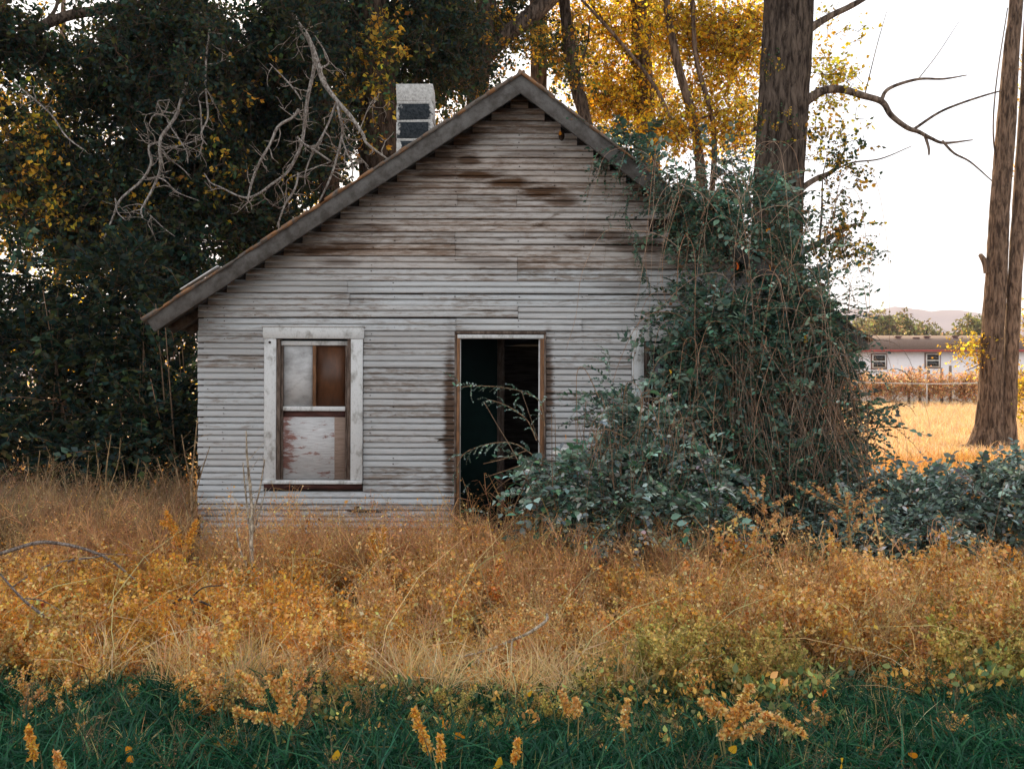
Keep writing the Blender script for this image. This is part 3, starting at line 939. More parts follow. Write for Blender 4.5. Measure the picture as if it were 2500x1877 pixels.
limb_tree('slender_tree', 'straight upright trunk standing right behind the roof peak', 25.0,
          [(1322, 1150, 28), (1318, 500, 22), (1315, 190, 20), (1313, 20, 20), (1310, -400, 14)],
          [[(1314, 60, 7), (1345, 10, 5), (1400, -80, 3)]],
          [([(1290, -120, 150, 120, 25, 1.5)], 120, TW_MIX, (1.0, 1.5)), ([(1260, 180, 60, 40, 25, .6), (1380, 150, 50, 60, 25, .6)], 40, TW_MIX)], bark=M_bark_warm)
limb_tree('leaning_tree', 'thin dark trunk leaning left just right of the roof peak', 23.0,
          [(1520, 1165, 26), (1462, 500, 18), (1430, 300, 15), (1405, 200, 15), (1386, 80, 14), (1365, -120, 10)],
          [[(1400, 190, 4), (1430, 120, 3), (1440, 50, 2)]],
          [([(1400, 230, 60, 50, 23, .6), (1360, 120, 50, 60, 23, .6)], 36, TW_MIX), ([(1380, -200, 160, 130, 23, 1.5)], 120, TW_DARK, (1.1, 1.6))])
# golden trees behind the right roof slope
limb_tree('golden_tree', 'golden leaved tree with warm brown trunk above the right roof slope', 25.0,
          [(1590, 1150, 34), (1585, 500, 28), (1580, 330, 25), (1570, 180, 24), (1562, 0, 22), (1555, -400, 15)],
          [[(1572, 200, 10), (1530, 130, 8), (1480, 60, 6), (1430, -10, 3)], [(1566, 90, 10), (1620, 20, 7), (1680, -80, 4)]],
          [([(1470, 60, 110, 90, 25, 1.2), (1590, 60, 120, 100, 25.5, 1.2), (1480, 200, 110, 90, 25, 1.2), (1570, 190, 120, 110, 25.5, 1.3), (1520, 290, 120, 60, 25, 1.0), (1380, 60, 70, 70, 25, 1.0)], 800, TW_GOLD),
           ([(1560, -220, 320, 190, 25, 1.5)], 170, TW_GOLD, (1.0, 1.5))], bark=M_bark_warm, leafmat=M_leaf_gold)
limb_tree('golden_tree', 'golden leaved tree of two thin leaning stems left of the big right trunk', 22.0,
          [(1740, 1175, 18), (1722, 600, 13), (1700, 330, 11), (1655, 160, 10), (1625, 0, 9), (1600, -200, 7)],
          [[(1660, 345, 7), (1600, 220, 6), (1530, 120, 5), (1440, 20, 4), (1380, -40, 3)], [(1725, 620, 9), (1745, 330, 8), (1700, 150, 7), (1690, 0, 6), (1680, -150, 4)],
           [(1690, 300, 4), (1760, 270, 3), (1850, 255, 2)]],
          [([(1680, 70, 110, 90, 22.5, 1.0), (1780, 130, 100, 110, 22.5, 1.0), (1700, 250, 120, 80, 22.5, 1.0), (1800, 300, 80, 70, 22, 1.0), (1640, 330, 110, 50, 22, .8), (1850, 60, 70, 80, 22.5, .8)], 720, TW_GOLD),
           ([(1720, -200, 200, 150, 22, 1.2)], 90, TW_GOLD, (1.0, 1.5))], bark=M_bark_warm, leafmat=M_leaf_gold)
limb_tree('golden_tree', 'backlit golden tree in the gap left of the cottonwoods', 33.0,
          [(150, 1097, 16), (145, 500, 12), (150, 200, 9), (155, 0, 5)], [],
          [([(110, 500, 170, 190, 33, 1.5), (60, 300, 130, 150, 33, 1.5), (230, 620, 150, 130, 33, 1.5), (420, 880, 120, 150, 33, 1.5), (150, 800, 200, 150, 33, 1.5), (450, 300, 250, 200, 33, 1.5), (700, 500, 200, 200, 33, 1.5)], 900, TW_GOLD, (1.1, 1.7))],
          bark=M_bark_warm, leafmat=M_leaf_gold)

# the large trunk beside the house
limb_tree('poplar_tree', 'large straight grey brown tree trunk rising from the vines beside the house', 13.6,
          [(1912, 1322, 88), (1905, 1000, 70), (1896, 700, 62), (1900, 450, 58), (1914, 220, 57), (1927, 0, 56), (1945, -500, 46), (1955, -1000, 30)],
          [[13.58, (1950, 262, 18), (1975, 240, 14), (2010, 222, 12), (2060, 218, 11), (2110, 232, 10), (2150, 250, 9), (2180, 282, 8), (2215, 310, 7), (2240, 322, 6), (2275, 340, 5), (2310, 345, 4), (2375, 342, 1.5)],
           [13.58, (2150, 250, 6), (2172, 218, 5), (2240, 196, 4), (2300, 192, 3), (2360, 184, 1.5)],
           [13.58, (2228, 318, 5), (2290, 276, 4), (2340, 256, 3.5), (2400, 235, 3), (2445, 222, 2)],
           [13.58, (2258, 330, 5), (2264, 360, 4), (2268, 378, 3)],
           [13.58, (2300, 344, 4), (2330, 372, 3.2), (2370, 398, 2.6), (2422, 442, 1.6)],
           [13.58, (2240, 196, 1.6), (2290, 130, 1.2), (2342, 52, 0.8)],
           [13.58, (2112, 230, 1.8), (2140, 110, 1.3), (2165, 28, 0.8)],
           [13.58, (1935, 490, 12), (1960, 462, 9), (1990, 440, 8), (2035, 415, 6), (2062, 368, 3)],
           [13.58, (2028, 420, 3), (2080, 398, 2.6), (2150, 386, 2.2), (2226, 357, 1.2)],
           [13.58, (1930, 640, 14), (1960, 618, 11), (1995, 598, 9), (2040, 572, 7), (2088, 547, 4)],
           [13.58, (2000, 590, 4), (2008, 520, 3), (2014, 440, 2), (2020, 380, 1.2)],
           [13.58, (1955, 85, 16), (1990, 58, 11), (2030, 36, 9), (2095, 6, 8), (2200, -60, 6), (2330, -160, 4)],
           [13.58, (1872, 330, 10), (1850, 310, 8), (1835, 320, 4)]],
          [([(2050, 380, 55, 60, 13.4, .35), (2075, 460, 60, 60, 13.4, .4), (2040, 560, 60, 50, 13.4, .4), (2060, 610, 60, 40, 13.4, .4)], 60, TW_MIX, (0.5, 0.8), 0.1),
           ([(2020, 60, 90, 80, 13.9, .5), (2030, 200, 70, 110, 13.9, .5), (2000, 330, 50, 80, 13.9, .4)], 70, TW_GOLD, (0.5, 0.85), 0.1),
           ([(1895, 130, 25, 40, 13.25, .06), (1888, 300, 22, 40, 13.25, .06)], 9, TW_MIX, (0.4, 0.55), 0.1),
           ([(2050, -330, 420, 170, 13.6, 2.0), (1800, -260, 250, 150, 13.6, 1.8)], 460, TW_MIX, (0.9, 1.5))], sides=72, bk=0.11)
# the forked tree on the right by the field
limb_tree('forked_tree', 'double stemmed brown tree trunk at the right edge by the field', 28.0,
          [(2402, 1114, 60), (2409, 1090, 42), (2414, 1040, 31), (2418, 950, 27), (2424, 800, 25), (2433, 680, 24), (2441, 500, 21), (2457, 300, 21), (2470, 120, 18), (2481, 0, 15), (2500, -400, 10)],
          [[(2452, 1114, 40), (2457, 1080, 28), (2461, 1010, 23), (2468, 900, 21), (2479, 700, 20), (2490, 500, 18), (2501, 280, 17), (2516, 0, 15), (2545, -300, 12)],
           [(2412, 665, 12), (2404, 642, 9), (2393, 622, 6)], [(2418, 900, 2.5), (2395, 890, 2), (2375, 897, 1.5), (2358, 905, 1)],
           [(2438, 420, 3), (2425, 330, 2.4), (2432, 200, 2), (2460, 20, 1.6)]],
          [([(2500, 960, 40, 110, 28.5, .8), (2520, 820, 40, 90, 28.5, .8), (2380, 850, 38, 55, 28.2, .4)], 110, TW_YEL, (0.8, 1.2), 0.1),
           ([(2500, 300, 30, 200, 28.5, .5)], 30, TW_YEL, (0.6, 0.9)),
           ([(2500, -320, 330, 170, 28, 2.5)], 240, TW_MIX, (1.2, 1.8))], bark=M_bark_warm, sides=48, bk=0.16, leafmat=M_leaf_gold)
# pale far trees beyond the white house
for i, (px, py, rx, ry, d, lab) in enumerate([(2155, 800, 42, 55, 120, 'leftmost rounded hazy tree beyond the white house roof'), (2205, 808, 34, 50, 124, 'second rounded hazy tree from left beyond the white house roof'),
                                            (2262, 822, 46, 38, 130, 'low hazy tree in the middle beyond the white house roof'), (2390, 805, 58, 42, 118, 'hazy tree beyond the white house, half behind the forked trunk'), (2100, 815, 40, 50, 126, 'hazy tree beyond the white house at the edge of the vines')]):
    limb_tree('distant_tree', lab, d, [(px, 965, 5), (px, 880, 4), (px, 800, 2)], [], [([(px, py + 8, rx, ry, d, rx * d / F), (px - rx * .4, py + 25, rx * .7, ry * .7, d, 1.5), (px + rx * .5, py + 25, rx * .7, ry * .7, d, 1.5)], 260, TW_FAR, (0.7, 1.2))], sides=8, bk=0, group='hazy trees beyond the white house')

# ------------------------------------------------------------------ shrubs and vines
def ground_stems(g, n, xs, d0, d1, top, c, w=0.008):
    for _ in range(n):
        px = rng.uniform(*xs)
        d = rng.uniform(d0, d1)
        x = (px - 1250) * d / F
        b = A(x, d - CAM_D, float(gz(x, d - CAM_D)) - 0.03)
        t = P(px + rng.normal(0, 70), rng.uniform(*top), d + rng.normal(0, .15))
        m = 0.5 * (b + t) + rng.normal(0, 0.12, 3)
        tube(g, [b, m, t], [w, w * 0.7, w * 0.35], c, 5, 4)

def hanging_stem(g, px, py, d, drop, out, c, w=0.004):
    p = P(px, py, d)
    L = drop * d / F
    sx = out * d / F
    up = rng.uniform(0.05, 0.30)
    pts = [p, p + A(sx * 0.35, -0.06, up * 0.8), p + A(sx * 0.75, -0.12, up * 0.5), p + A(sx, -0.15, -0.35 * L), p + A(sx * rng.uniform(0.9, 1.2), -0.13, -0.75 * L), p + A(sx * rng.uniform(0.8, 1.3), -0.1, -L)]
    pts = np.array(pts) + rng.normal(0, 0.035, (6, 3))
    tube(g, pts, np.linspace(w, w * 0.35, 6), c, 4, 4)

VINE = [(0.062, 0.140, 0.098), (0.080, 0.165, 0.108), (0.105, 0.180, 0.118), (0.046, 0.108, 0.080), (0.19, 0.27, 0.21)]
VINE_DRY = VINE + VINE[:4] + [(0.20, 0.13, 0.06)]
GREYGREEN = [(0.21, 0.28, 0.235), (0.28, 0.35, 0.30), (0.15, 0.215, 0.175), (0.36, 0.42, 0.375), (0.09, 0.14, 0.11)]
SPR_VINE = [sprig_proto(rng.uniform(0.3, 0.6), int(20 * .046 / z_ + 4), z_, VINE_DRY, rng.uniform(0.6, 1.6)) for z_ in (.032, .036, .042, .048, .056, .064, .072)]
SPR_SHRUB = [sprig_proto(rng.uniform(0.35, 0.6), int(17 * .058 / z_ + 3), z_, VINE + GREYGREEN[:4], rng.uniform(0.5, 1.5)) for z_ in (.042, .048, .055, .062, .070, .080, .066)]
SPR_GREY = [sprig_proto(rng.uniform(0.25, 0.42), 16, 0.058, GREYGREEN, rng.uniform(0.2, 0.7)) for _ in range(6)]
SPR_DARK = [sprig_proto(rng.uniform(0.4, 0.7), 20, 0.085, DARK, rng.uniform(0.3, 1.0), LEAF4) for _ in range(5)]

def shrub(name, label, cat, blobs, n, protos, base, mat=M_leaf_shrub, s=(0.7, 1.3), shell=0.35, stems=None, hang=None, outward=0.8, group=None, extra=None):
    root = empty(name, base, label, cat, group)
    o = np.array(base, dtype=float)
    T, u = blob_points(blobs, n, shell)
    ok = T[:, 2] > gz(T[:, 0], T[:, 1]) + 0.02
    T, u = T[ok], u[ok]
    w = np.sin(T[:, 0] * 4.3 + 2 * T[:, 2]) + np.sin(T[:, 2] * 5.1 - T[:, 1] * 2) + np.sin(T[:, 1] * 3 + T[:, 0] * 2.7)
    ok = w > -1.05
    T, u = T[ok], u[ok]
    g = Geo()
    k = rng.integers(0, len(protos), len(T))
    for i, pr in enumerate(protos):
        q = k == i
        m = int(q.sum())
        if m:
            dirs = u[q] * outward + rng.normal(0, 0.5, (m, 3)) + A(0, -0.1, 0.1)
            cm = np.exp(rng.normal(-0.08, 0.30, (m, 1))) * np.exp(rng.normal(0, 0.05, (m, 3)))
            pale = rng.random(m) < 0.14
            cm[pale] *= A(2.3, 1.9, 2.0)
            scatter(g, pr, frames(dirs, rng.normal(0, 0.5, m)), T[q], rng.uniform(s[0], s[1], m), cm)
    if extra:
        extra(g)
    tag(g.build('leaves', mat, root, False, o), kind='stuff')
    if stems or hang:
        g = Geo()
        if stems:
            stems(g)
        if hang:
            hang(g)
        tag(g.build('stems', M_stem, root, True, o), kind='stuff')
    return root

def path_leaves(g, lst, d, protos, step=0.09, s=(0.35, 0.6)):
    """short leafy sprigs along a drawn shoot"""
    pts, _ = catmull(PP(lst, d), np.ones(len(lst)), 6)
    L = np.concatenate([[0], np.cumsum(np.linalg.norm(np.diff(pts, axis=0), axis=1))])
    n = max(2, int(L[-1] / step))
    tt = np.linspace(0.05, 1, n) * L[-1]
    pos = np.stack([np.interp(tt, L, pts[:, i]) for i in range(3)], -1)
    dirs = np.stack([np.interp(tt, L, np.gradient(pts, axis=0)[:, i]) for i in range(3)], -1)
    dirs /= np.linalg.norm(dirs, axis=1)[:, None]
    dirs = dirs + rng.normal(0, 0.45, dirs.shape)
    k = rng.integers(0, len(protos), n)
    for i, pr in enumerate(protos):
        q = k == i
        m = int(q.sum())
        if m:
            scatter(g, pr, frames(dirs[q], rng.normal(0, 0.6, m)), pos[q], rng.uniform(s[0], s[1], m), np.exp(rng.normal(0, 0.2, (m, 1))) * np.ones((m, 3)))

VB = [(1530, 372, 60, 22, 11.1, .2), (1570, 368, 80, 38, 11.2, .3), (1570, 368, 80, 38, 11.3, .3), (1640, 395, 90, 55, 11.2, .4), (1640, 395, 90, 55, 11.2, .4), (1700, 410, 100, 60, 11.3, .5), (1700, 440, 80, 60, 10.8, .25), (1700, 440, 80, 60, 10.8, .25), (1720, 520, 70, 60, 10.75, .25), (1720, 520, 70, 60, 10.75, .25), (1770, 480, 95, 80, 11.2, .5), (1840, 540, 90, 90, 11.3, .6), (1745, 600, 75, 80, 10.9, .4), (1800, 680, 120, 110, 10.9, .5), (1905, 680, 90, 100, 11.3, .5),
      (1725, 780, 80, 90, 10.7, .4), (1830, 820, 130, 110, 10.7, .5), (1940, 790, 90, 90, 10.9, .5), (2010, 800, 40, 55, 11.0, .3), (1715, 900, 80, 90, 10.6, .4), (1830, 960, 140, 120, 10.6, .5), (1960, 930, 90, 100, 10.8, .5), (2030, 900, 45, 70, 10.9, .3),
      (1990, 1060, 90, 100, 10.7, .4), (2070, 1060, 45, 70, 10.8, .3), (1860, 1150, 150, 120, 10.5, .5), (1750, 1110, 110, 120, 10.5, .4), (1980, 1200, 110, 90, 10.5, .4)]
def arch_stem(g, p, h, reach, drop, c, w):
    """a bare shoot that rises, bows over sideways and droops"""
    a = rng.choice([-1, 1]) * rng.uniform(0.3, 1.0)
    pts = [p, p + A(a * reach * .2, -.05, h * .75), p + A(a * reach * .5, -.10, h), p + A(a * reach * .8, -.14, h * .7), p + A(a * reach, -.16, -drop * .25), p + A(a * reach * 1.08, -.15, -drop * .65), p + A(a * reach * rng.uniform(.95, 1.2), -.12, -drop)]
    tube(g, np.array(pts) + rng.normal(0, .018, (7, 3)), np.linspace(w, w * .35, 7), c, 4, 4)
def vine_stems(g):
    cols = np.array([(1.0, 0.92, 0.85), (1.8, 1.6, 1.45), (1.6, 1.2, 0.95), (0.8, 0.75, 0.7)])
    for _ in range(120):
        b = VB[rng.integers(6, len(VB))]
        p = P(b[0] + rng.normal(0, .6) * b[2], b[1] + rng.normal(0, .6) * b[3], b[4] - b[5] * rng.uniform(.7, 1.15))
        arch_stem(g, p, rng.uniform(.05, .5), rng.uniform(.2, .95), rng.uniform(.15, 1.1), cols[rng.integers(4)], rng.uniform(.002, .004))
    for _ in range(34):
        p = P(rng.uniform(1620, 2040), rng.uniform(470, 900), rng.uniform(10.2, 10.5))
        arch_stem(g, p, rng.uniform(.15, .6), rng.uniform(.35, 1.2), rng.uniform(.5, 1.6), cols[rng.integers(1, 3)], rng.uniform(.003, .005))
    for _ in range(190):                                   # bare tangle low on the right side
        t = P(rng.uniform(1740, 2080), rng.uniform(800, 1060), rng.uniform(10.0, 10.4))
        x = t[0] + rng.normal(0, .38)
        y = t[1] + rng.normal(-.1, .15)
        z = float(gz(x, y)) + rng.uniform(0, .5)
        m1 = t + (A(x, y, z) - t) * .33 + rng.normal(0, .13, 3)
        m2 = t + (A(x, y, z) - t) * .68 + rng.normal(0, .16, 3)
        tube(g, [t + A(rng.normal(0, .1), .1, -.1), t, m1, m2, A(x, y, z)], np.linspace(.0035, .0016, 5), cols[rng.integers(4)], 4, 4)
    ground_stems(g, 40, (1650, 2130), 10.2, 10.9, (900, 1200), (1, .85, .7), 0.008)
def vine_shoots(g):
    path_leaves(g, [(1560, 440), (1535, 470), (1530, 520), (1545, 560), (1555, 610), (1570, 650), (1585, 690)], 10.95, SPR_VINE, 0.035, (0.28, 0.5))
    path_leaves(g, [(1520, 500), (1495, 525), (1475, 550), (1468, 565)], 11.0, SPR_VINE, 0.06, (0.18, 0.3))
    path_leaves(g, [(1590, 690), (1560, 740), (1540, 780), (1520, 800), (1508, 812)], 11.0, SPR_VINE, 0.06, (0.18, 0.32))
    path_leaves(g, [(1600, 720), (1590, 800), (1592, 880), (1600, 930)], 10.8, SPR_GREY, 0.05, (0.4, 0.7))
    path_leaves(g, [(2020, 780), (2060, 720), (2100, 670), (2145, 620)], 11.2, SPR_VINE, 0.07, (0.4, 0.7))
    path_leaves(g, [(2100, 900), (2150, 905), (2190, 900)], 10.8, SPR_VINE, 0.07, (0.4, 0.7))
    path_leaves(g, [(2110, 1010), (2160, 1000), (2195, 985)], 10.7, SPR_VINE, 0.07, (0.4, 0.7))
shrub('climbing_vine', 'huge tangled green vine with bare hanging stems smothering the house corner', 'vine', VB, 4600, SPR_VINE, (hx(1850), -0.7, 0.0), stems=vine_stems, extra=vine_shoots)

SB = [(1410, 1110, 90, 70, 9.9, .4), (1510, 1075, 100, 65, 10.0, .4), (1490, 1170, 130, 100, 9.8, .5), (1600, 1070, 90, 80, 10.1, .4), (1640, 1160, 100, 100, 9.9, .4), (1400, 1200, 90, 70, 9.7, .4), (1560, 1250, 140, 80, 9.6, .4), (1350, 1140, 50, 60, 9.9, .3), (1700, 1240, 80, 80, 9.8, .4), (1540, 1000, 60, 40, 10.1, .3)]
def shrub_stems(g):
    ground_stems(g, 60, (1350, 1720), 9.4, 10.2, (950, 1200), (1, .85, .7), 0.008)
    for _ in range(40):
        hanging_stem(g, rng.uniform(1380, 1720), rng.uniform(960, 1150), rng.uniform(9.2, 9.7), rng.uniform(120, 320), rng.normal(0, 60), (1.4, 1.1, .85), rng.uniform(.002, .004))
    for lst in SHOOTS:
        tube(g, PP(lst[0], lst[1]), np.linspace(.006, .003, len(lst[0])), (1.3, 1.05, .8), 4, 4)
SHOOTS = [([(1330, 1040), (1318, 980), (1270, 955), (1220, 945), (1160, 942), (1125, 945)], 10.2), ([(1310, 1075), (1290, 1030), (1262, 1005), (1225, 985), (1190, 975)], 10.1), ([(1300, 1110), (1262, 1085), (1220, 1080), (1170, 1090), (1130, 1110), (1112, 1150)], 10.1),
          ([(1285, 1100), (1230, 1120), (1180, 1132)], 9.95), ([(1290, 1130), (1230, 1150), (1185, 1165)], 9.95), ([(1300, 1150), (1250, 1165), (1210, 1195)], 9.95)]
def shrub_shoots(g):
    for s in SHOOTS[:3]:
        path_leaves(g, s[0], s[1], SPR_SHRUB, 0.055, (0.25, 0.45))
    path_leaves(g, [(1480, 1010), (1485, 960), (1490, 900), (1485, 865)], 10.1, SPR_SHRUB, 0.05, (0.3, 0.5))
    path_leaves(g, [(1450, 1010), (1455, 960), (1465, 930)], 10.1, SPR_SHRUB, 0.05, (0.3, 0.5))
    path_leaves(g, [(1420, 1000), (1395, 975), (1375, 968)], 10.1, SPR_SHRUB, 0.05, (0.25, 0.45))
    path_leaves(g, [(1150, 1180), (1130, 1185), (1115, 1195)], 10.0, SPR_SHRUB, 0.07, (0.25, 0.4))
    path_leaves(g, [(1200, 1260), (1180, 1250), (1150, 1270)], 9.9, SPR_SHRUB, 0.07, (0.3, 0.5))
shrub('honeysuckle_shrub', 'arching blue green shrub growing across the open doorway', 'shrub', SB, 1500, SPR_SHRUB, (hx(1500), -1.4, 0.0), stems=shrub_stems, extra=shrub_shoots)
GB = [(2030, 1290, 80, 65, 9.9, .4), (2130, 1265, 100, 65, 10.0, .5), (2250, 1245, 110, 65, 10.0, .5), (2370, 1230, 110, 70, 10.1, .5), (2480, 1215, 90, 75, 10.1, .5), (2590, 1225, 90, 70, 10.1, .5), (2690, 1250, 80, 55, 10.0, .4), (2220, 1310, 140, 50, 9.6, .4), (2120, 1330, 100, 45, 9.5, .3)]
def grey_stems(g):
    ground_stems(g, 50, (1980, 2520), 9.5, 10.3, (1150, 1300), (1, .85, .7), 0.007)
shrub('grey_green_shrub', 'low pale grey green shrub spreading at the right edge', 'shrub', GB, 1800, SPR_GREY, (hx(2250), -1.2, 0.0), stems=grey_stems)
# dark thicket left of the house
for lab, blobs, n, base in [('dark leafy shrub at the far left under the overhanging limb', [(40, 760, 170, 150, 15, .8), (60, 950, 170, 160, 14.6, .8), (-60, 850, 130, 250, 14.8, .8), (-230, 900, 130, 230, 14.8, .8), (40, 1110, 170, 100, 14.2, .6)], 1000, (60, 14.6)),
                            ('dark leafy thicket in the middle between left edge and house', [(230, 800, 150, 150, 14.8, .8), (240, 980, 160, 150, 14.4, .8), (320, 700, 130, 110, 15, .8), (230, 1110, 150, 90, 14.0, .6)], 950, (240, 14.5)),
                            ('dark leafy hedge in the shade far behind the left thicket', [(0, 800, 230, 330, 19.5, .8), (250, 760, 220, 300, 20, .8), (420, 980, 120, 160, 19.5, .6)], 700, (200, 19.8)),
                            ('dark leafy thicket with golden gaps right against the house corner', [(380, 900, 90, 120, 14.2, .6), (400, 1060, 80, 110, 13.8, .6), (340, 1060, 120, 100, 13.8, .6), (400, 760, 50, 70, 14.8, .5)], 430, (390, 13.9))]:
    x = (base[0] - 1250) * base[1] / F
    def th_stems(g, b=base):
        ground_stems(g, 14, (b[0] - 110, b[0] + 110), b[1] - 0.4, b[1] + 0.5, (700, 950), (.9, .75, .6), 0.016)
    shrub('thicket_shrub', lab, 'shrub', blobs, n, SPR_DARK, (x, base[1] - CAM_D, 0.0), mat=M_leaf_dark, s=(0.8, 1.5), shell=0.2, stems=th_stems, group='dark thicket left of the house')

# ------------------------------------------------------------------ dead hanging branches in front of the dark trees
def grow_twig(g, p, dr, L, r, depth, c=(1, .95, .9)):
    """a crooked twig that forks"""
    dr = dr / np.linalg.norm(dr)
    pts = [p]
    for k in range(4):
        dr = dr + rng.normal(0, .32, 3)
        dr /= np.linalg.norm(dr)
        pts.append(pts[-1] + dr * L / 4)
    tube(g, pts, np.linspace(r, r * .35, 5), c, 4, 2)
    if depth:
        for _ in range(2):
            j = rng.integers(1, 4)
            grow_twig(g, pts[j], dr + rng.normal(0, .8, 3), L * .6, r * .6, depth - 1, c)

def dead_branch(name, label, d, strands):
    x, y, w = strands[0][0]
    root = empty(name, P(x, y, d), label, 'branch', 'dead branches hanging left of the chimney')
    o = np.array(root.location)
    for i, st in enumerate(strands):
        g = Geo()
        q = np.array([P(a, b, d) for a, b, c in st])
        q[:, 1] += rng.normal(0, 0.12, len(q)).cumsum() * 0.5
        q[1:-1] += rng.normal(0, 0.02, (len(q) - 2, 3))
        tube(g, q, [max(1.0, c) * 0.64 * d / F for a, b, c in st], (1, 1, 1), 9, 5, 0.12)
        # forked side twigs
        pts, rad = catmull(q, [c * d / F for a, b, c in st], 4)
        for _ in range(int(len(pts) * 0.36)):
            j = rng.integers(1, len(pts))
            grow_twig(g, pts[j], rand_dirs(1)[0] + A(0, 0, -.25), rng.uniform(0.12, 0.55), min(rad[j] * .6, .011), 1)
        g.build('limb' if i == 0 else 'twig', M_dead, root, True, o)
dead_branch('dead_branch', 'bleached broken branch hanging over the roof left of the chimney', 15.6, [
    [(712, 20, 7), (728, 48, 8), (749, 82, 9), (766, 135, 9), (790, 197, 9), (819, 246, 8), (852, 287, 7), (876, 328, 6), (905, 362, 5), (948, 390, 3)],
    [(760, 110, 7), (753, 156, 7), (745, 229, 7), (733, 278, 7), (727, 336, 6), (712, 377, 6), (688, 414, 5), (655, 442, 5), (614, 469, 5), (581, 471, 4), (532, 454, 3), (500, 434, 2.5), (479, 410, 2)],
    [(733, 272, 5), (715, 285, 5), (680, 305, 5), (655, 348, 5), (635, 393, 5), (614, 434, 5), (600, 483, 4)],
    [(737, 246, 3), (718, 220, 3), (696, 192, 2.5), (665, 164, 1.5)],
    [(727, 336, 4), (745, 350, 4), (770, 368, 4), (807, 393, 3)],
    [(819, 246, 4), (805, 282, 4), (778, 323, 4), (757, 364, 3.5), (740, 410, 2.5), (741, 446, 1.5)],
    [(822, 250, 5), (830, 290, 5), (835, 319, 5), (815, 393, 4), (803, 446, 4), (778, 490, 3)],
    [(835, 340, 3), (850, 370, 3), (857, 405, 3), (858, 438, 3)],
    [(727, 420, 4), (712, 455, 4), (696, 491, 4), (667, 547, 3.5)],
    [(806, 395, 2), (757, 410, 2), (704, 430, 2), (688, 455, 1.6), (680, 483, 1.2)],
    [(876, 330, 2.5), (893, 300, 2), (905, 270, 1.5), (920, 245, 1)],
    [(780, 170, 4), (800, 150, 3.5), (790, 120, 3), (770, 90, 2)]])
dead_branch('dead_branch', 'thin upright pair of pale dead twigs in the dark foliage, upper middle left', 15.8, [
    [(512, 60, 3.5), (508, 143, 3.5), (505, 220, 3.5), (504, 287, 3.5), (495, 336, 3), (508, 356, 2)],
    [(500, 215, 2), (488, 240, 3), (487, 262, 3), (491, 315, 3), (495, 330, 2.5)],
    [(495, 336, 2), (472, 350, 2), (450, 356, 2), (410, 373, 1.4)]])
dead_branch('dead_branch', 'pale crooked dead branch drooping towards the left eave', 15.7, [
    [(455, 200, 5), (440, 250, 5), (430, 278, 6), (410, 310, 6), (393, 340, 6), (391, 393, 5), (381, 422, 5), (360, 463, 5), (348, 512, 4), (356, 536, 2)],
    [(393, 345, 4), (364, 355, 5), (360, 401, 5), (336, 442, 5), (287, 487, 4.5), (262, 532, 4), (242, 577, 2.5)],
    [(430, 278, 3), (400, 268, 3), (393, 255, 2.5), (400, 243, 2), (412, 242, 1.5)],
    [(412, 282, 2), (378, 278, 3), (358, 300, 2)],
    [(401, 287, 2.5), (422, 320, 2.5), (442, 348, 2.2), (455, 375, 2), (461, 401, 1.5)],
    [(389, 360, 3), (410, 380, 2.5), (430, 401, 2.2), (455, 422, 1.5)],
    [(387, 434, 2.8), (410, 455, 2.6), (434, 471, 2.2), (487, 491, 1.4)],
    [(358, 518, 2.6), (389, 553, 2), (426, 577, 1.3)],
    [(287, 487, 2.5), (300, 520, 2), (322, 547, 1.4)],
    [(33, 201, 2.5), (98, 254, 3), (130, 290, 3), (160, 328, 3), (209, 369, 2)]])

# ------------------------------------------------------------------ background: white house, fence, hedge, hills
M_white = plain_mat('white_wall', (0.80, 0.77, 0.78), (0.88, 0.85, 0.86), 0.6)
M_brownroof = plain_mat('brown_shingle_roof', (0.16, 0.105, 0.08), (0.24, 0.17, 0.135), 14)
M_redfascia = plain_mat('red_fascia', (0.30, 0.075, 0.07), (0.36, 0.10, 0.09), 5)
M_wframe = plain_mat('white_frame', (0.7, 0.7, 0.68), (0.8, 0.8, 0.78), 5)
M_bframe = plain_mat('brown_frame', (0.16, 0.09, 0.08), (0.22, 0.13, 0.12), 5)
M_galv = plain_mat('galvanised_pipe', (0.36, 0.34, 0.32), (0.50, 0.48, 0.46), 8, rough=0.5, spec=0.5)
M_post = plain_mat('grey_post', (0.12, 0.10, 0.09), (0.25, 0.21, 0.18), 6, (4, 4, 1))
HD = 64.0
def bxp(name, mat, parent, o, px0, px1, py0, py1, d0, d1, dz=None):
    dref = dz or d0
    g = Geo()
    a, b = P(px0, py1, dref), P(px1, py0, dref)
    box_geo(g, a[0] - o[0], b[0] - o[0], d0 - CAM_D - o[1], d1 - CAM_D - o[1], a[2] - o[2], b[2] - o[2])
    return g.build(name, mat, parent)
